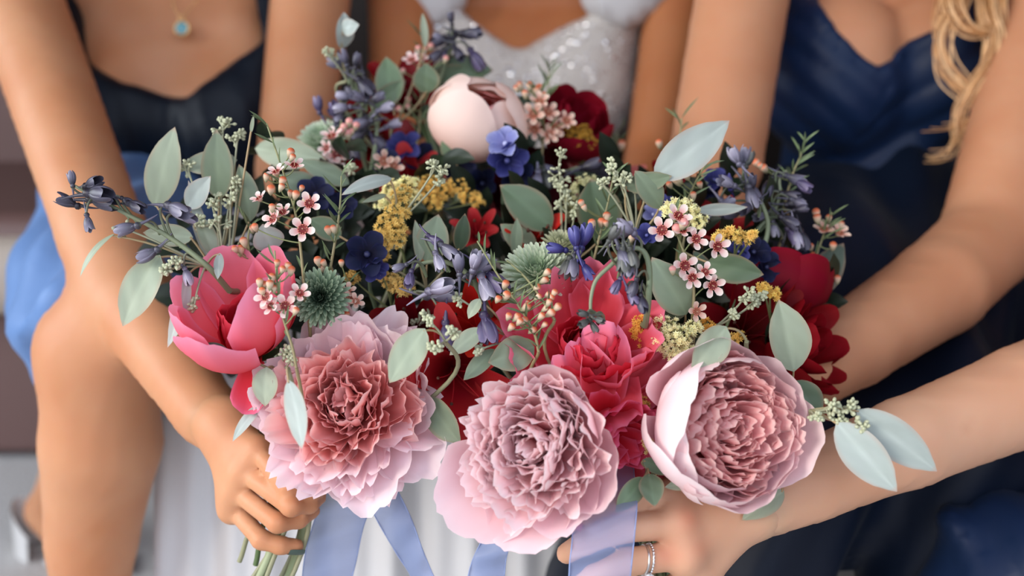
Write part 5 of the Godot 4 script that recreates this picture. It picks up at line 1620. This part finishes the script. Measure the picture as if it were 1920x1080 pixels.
	wax_flower("wax flower sprig with pink balls and orange buds behind the pointed green leaf, top", "bride", 1.05, [[795, 70], [795, 120], [790, 180], [785, 260]], [[772, 112, 16, -0.2, 0.5], [788, 108, 15, 0.2, 0.5]], [[756, 132], [785, 90], [798, 92], [808, 86], [788, 142], [812, 158], [802, 168], [739, 188], [766, 186], [748, 204], [765, 200], [836, 110], [815, 104]], 16, 0, 1, 7.0)
	wax_flower("orange buds low between the seeded stems, above the large left coral cup", "left", 0.83, [[470, 420], [465, 450], [470, 490]], [], [[457, 452], [440, 466], [447, 470], [474, 428], [434, 468], [452, 466]], 6)
	wax_flower("orange berries beside the dark navy blossom, left", "left", 0.81, [[640, 330], [638, 380], [632, 430], [620, 500]], [], [[615, 430], [625, 428], [596, 488], [606, 492], [604, 500]], 16)
	wax_flower("twig of fine needles and buds above the violet-blue spur", "right", 0.86, [[1150, 330], [1140, 380], [1125, 440], [1110, 500]], [], [[1138, 405], [1128, 416], [1136, 418], [1110, 418], [1185, 445], [1090, 380], [1095, 388]], 14)
	wax_flower("needle twig with pale buds at the foot of the largest silvery leaf", "right", 0.87, [[1335, 290], [1305, 340], [1285, 390], [1275, 450]], [], [[1268, 338], [1286, 328], [1255, 345], [1312, 345], [1300, 365], [1272, 335]], 22)
	wax_flower("bare needle twig standing before the black dress, far right", "right", 0.94, [[1510, 262], [1500, 295], [1485, 330], [1470, 390]], [], [[1425, 310], [1432, 315], [1418, 305]], 22)
	wax_flower("needle twig upright in front of the sequinned gown", "bride", 1.05, [[1030, 128], [1028, 160], [1022, 200], [1015, 260]], [], [[1000, 172], [1012, 164], [975, 160]], 16)
	wax_flower("tiny twig with fine leaves between the salmon peony and the bride's arm", "bride", 1.09, [[1158, 245], [1155, 275], [1145, 310], [1130, 350]], [], [[1165, 270]], 12)
	wax_flower("little needle twig before the bare arm, above the largest silvery leaf", "right", 0.97, [[1278, 222], [1275, 250], [1262, 300], [1250, 350]], [], [[1236, 268]], 10)

# ------------------------------------------------------------------ yellow plumes
func build_solidago():
	# x, y, half width, half height of every plume
	var star := MB.new()
	for i in 6:
		var pm := petal({"len": 1.0, "wide": 0.22, "th0": 50.0, "th1": 62.0, "cup": 0.4, "nu": 3, "nv": 3, "round": 0.5, "c0": Color(0.95, 0.95, 0.9), "c1": Color(1.1, 1.1, 1.1)})
		star.add(pm, Transform3D(Basis(Vector3.UP, TAU * i / 6), Vector3.ZERO))
	star.ball(Vector3(0, 0.35, 0), 0.22, Color(0.9, 0.9, 0.8), Color(1, 1, 1), Vector3.UP, 1.6, 5, 4)
	var rows := [
		["tall mustard yellow plume beside the dark navy blossom, left of the middle", "left", 0.86, [[745, 395, 24, 26], [728, 425, 26, 26], [716, 452, 22, 22], [745, 440, 18, 24], [755, 365, 20, 18], [715, 480, 14, 14]], sr(224, 192, 112)],
		["cream-tipped yellow plume at the end of the slim silvery leaf", "left", 0.90, [[740, 355, 24, 18], [765, 345, 20, 14], [722, 380, 20, 16], [775, 370, 18, 14]], sr(240, 228, 172)],
		["golden plume stretching right, below the bride's blue blossoms", "bride", 0.95, [[800, 345, 22, 18], [825, 355, 24, 18], [855, 350, 24, 16], [880, 368, 22, 12], [815, 375, 18, 16], [790, 365, 18, 18], [895, 380, 12, 9]], sr(230, 190, 104)],
		["yellow plume in shade below the dark navy blossom", "left", 0.85, [[735, 528, 22, 16], [712, 510, 14, 12], [660, 520, 14, 12], [755, 540, 20, 14]], sr(216, 184, 112)],
		["cream yellow plume behind the largest cluster of wax flowers", "right", 0.83, [[1275, 385, 26, 16], [1290, 395, 20, 14], [1255, 395, 16, 12], [1312, 412, 14, 18]], sr(244, 234, 182)],
		["yellow plume lying right of the wax flowers, by the navy larkspur", "right", 0.84, [[1375, 438, 20, 12], [1395, 448, 20, 12], [1350, 445, 16, 12], [1410, 440, 10, 8]], sr(240, 202, 116)],
		["full cream plume above the round pink peony", "right", 0.785, [[1250, 610, 26, 20], [1272, 630, 26, 22], [1240, 640, 16, 18], [1285, 655, 22, 18], [1300, 615, 20, 14], [1262, 665, 16, 12]], sr(242, 232, 182)],
		["orange yellow plume between the coral peony and the cream plume", "right", 0.80, [[1205, 605, 18, 16], [1212, 640, 16, 16], [1195, 625, 12, 14], [1230, 660, 12, 14], [1325, 612, 16, 12], [1340, 622, 12, 10]], sr(228, 174, 84)],
		["yellow plume hanging between the two coral red petals and the round pink peony", "right", 0.79, [[1200, 760, 16, 18], [1212, 785, 16, 18], [1208, 810, 14, 14]], sr(230, 192, 104)],
		["pale yellow plume low above the three green leaves", "right", 0.765, [[1225, 845, 16, 20], [1232, 870, 20, 16], [1215, 830, 12, 14]], sr(238, 218, 150)],
		["little tuft of yellow at the crimson petal, right", "right", 0.84, [[1445, 545, 14, 10], [1430, 538, 10, 8], [1455, 555, 9, 7]], sr(236, 196, 106)],
		["little yellow tuft right of the oval leaf, above the round pink peony", "right", 0.80, [[1376, 636, 12, 8], [1388, 630, 9, 7]], sr(206, 166, 86)],
		["dull yellow plume against the dark crimson peony, high before the gown", "bride", 1.035, [[1090, 262, 22, 14], [1108, 268, 14, 10], [1072, 250, 14, 12], [1095, 245, 12, 9]], sr(182, 138, 56)],
		["cream seed plume rising beside the large matt leaves, above the middle", "right", 0.93, [[1090, 350, 18, 16], [1105, 338, 14, 12], [1075, 370, 16, 16], [1062, 400, 14, 14]], sr(196, 194, 150)]]
	for r in rows:
		var d: float = r[2]
		var first: Array = r[3][0]
		var J := at(first[0], first[1] + 55, d + 0.02)
		var o := thing("goldenrod", r[0], "flower", Transform3D(Basis(), J))
		var inv := Transform3D(Basis(), -J)
		var st := MB.new()
		for q in r[3]:
			var mb := MB.new()
			var c := at(q[0], q[1], d + jit(0.008))
			var n := int(14 + q[2] * q[3] * 0.13)
			for i in n:
				var v := Vector3(rng.randfn(0, 1), rng.randfn(0, 1), rng.randfn(0, 1)).normalized() * pow(rng.randf(), 0.4)
				var p := c + way(1, 0, 0) * v.x * mm(q[2], d) + way(0, 1, 0) * v.y * mm(q[3], d) + way(0, 0, 1) * v.z * mm((q[2] + q[3]) * 0.5, d)
				var t := frame(p, (p - c).normalized() + way(0, 0.3, 0.5), rng.randf() * 3.0)
				t.basis = t.basis.scaled_local(Vector3.ONE * mm(rng.randf_range(5.0, 8.5), d))
				mb.add(star, t, (r[4] as Color) * rng.randf_range(0.95, 1.3))
				if i % 3 == 0:
					st.tube(PackedVector3Array([c, p]), radii(2, 0.0005, 0.0004), sr(120, 124, 80), 4)
			part("plume", mb.mesh(), M.petal, o, inv, "stuff")
			st.tube(curve(J, J.lerp(c, 0.6) + off(jit(0.004), 0, 0.002), c, 6), radii(7, 0.0010, 0.0006), sr(112, 118, 76), 5)
		stem_to(st, J, way(0, -1, -0.3), r[1], 0.0012, sr(104, 116, 74))
		part("stem", st.mesh(), M.stem, o, inv)

# ------------------------------------------------------------------ foliage added to fill the bunches, its colour darkened as shade
func build_fillers():
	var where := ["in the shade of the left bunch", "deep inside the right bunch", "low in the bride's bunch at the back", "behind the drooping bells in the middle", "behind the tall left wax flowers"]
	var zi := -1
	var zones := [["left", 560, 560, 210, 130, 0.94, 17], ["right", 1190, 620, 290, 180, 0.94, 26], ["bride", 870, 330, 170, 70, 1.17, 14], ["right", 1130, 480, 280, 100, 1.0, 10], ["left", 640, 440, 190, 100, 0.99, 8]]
	for z in zones:
		zi += 1
		for i in int(z[6]):
			var a := i * 2.4
			var rr := sqrt((i + 0.5) / float(z[6]))
			var d: float = z[5] + jit(0.03) + 0.03 * rr
			var J := at(z[1] + cos(a) * rr * z[3], z[2] + sin(a) * rr * z[4] + 40, d)
			var o := thing("filler_spray", "dark green foliage spray " + where[zi], "foliage", Transform3D(Basis(), J), "added shade-dark foliage sprays " + where[zi])
			var inv := Transform3D(Basis(), -J)
			var st := MB.new()
			var up := way(cos(a) * 0.5 * rr, 0.8, 0.25)
			for k in 7:
				var f := k / 6.0
				var b := J + up * (0.075 * f)
				var s := up.cross(way(0, 0, 1)).normalized() * (1.0 if k % 2 else -1.0)
				var e := b + (up * 0.5 + s * (0.8 - 0.5 * f) + way(jit(0.3), jit(0.3), rng.randf_range(0.0, 0.5))).normalized() * rng.randf_range(0.03, 0.048)
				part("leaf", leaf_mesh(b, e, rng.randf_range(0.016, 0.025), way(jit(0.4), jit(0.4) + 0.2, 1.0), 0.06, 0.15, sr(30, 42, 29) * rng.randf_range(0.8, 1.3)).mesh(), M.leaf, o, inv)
			st.tube(PackedVector3Array([J, J + up * 0.04, J + up * 0.078]), radii(3, 0.0012, 0.0007), sr(60, 74, 50), 5)
			stem_to(st, J, -up, z[0], 0.0014, sr(60, 74, 50))
			part("stem", st.mesh(), M.stem, o, inv)
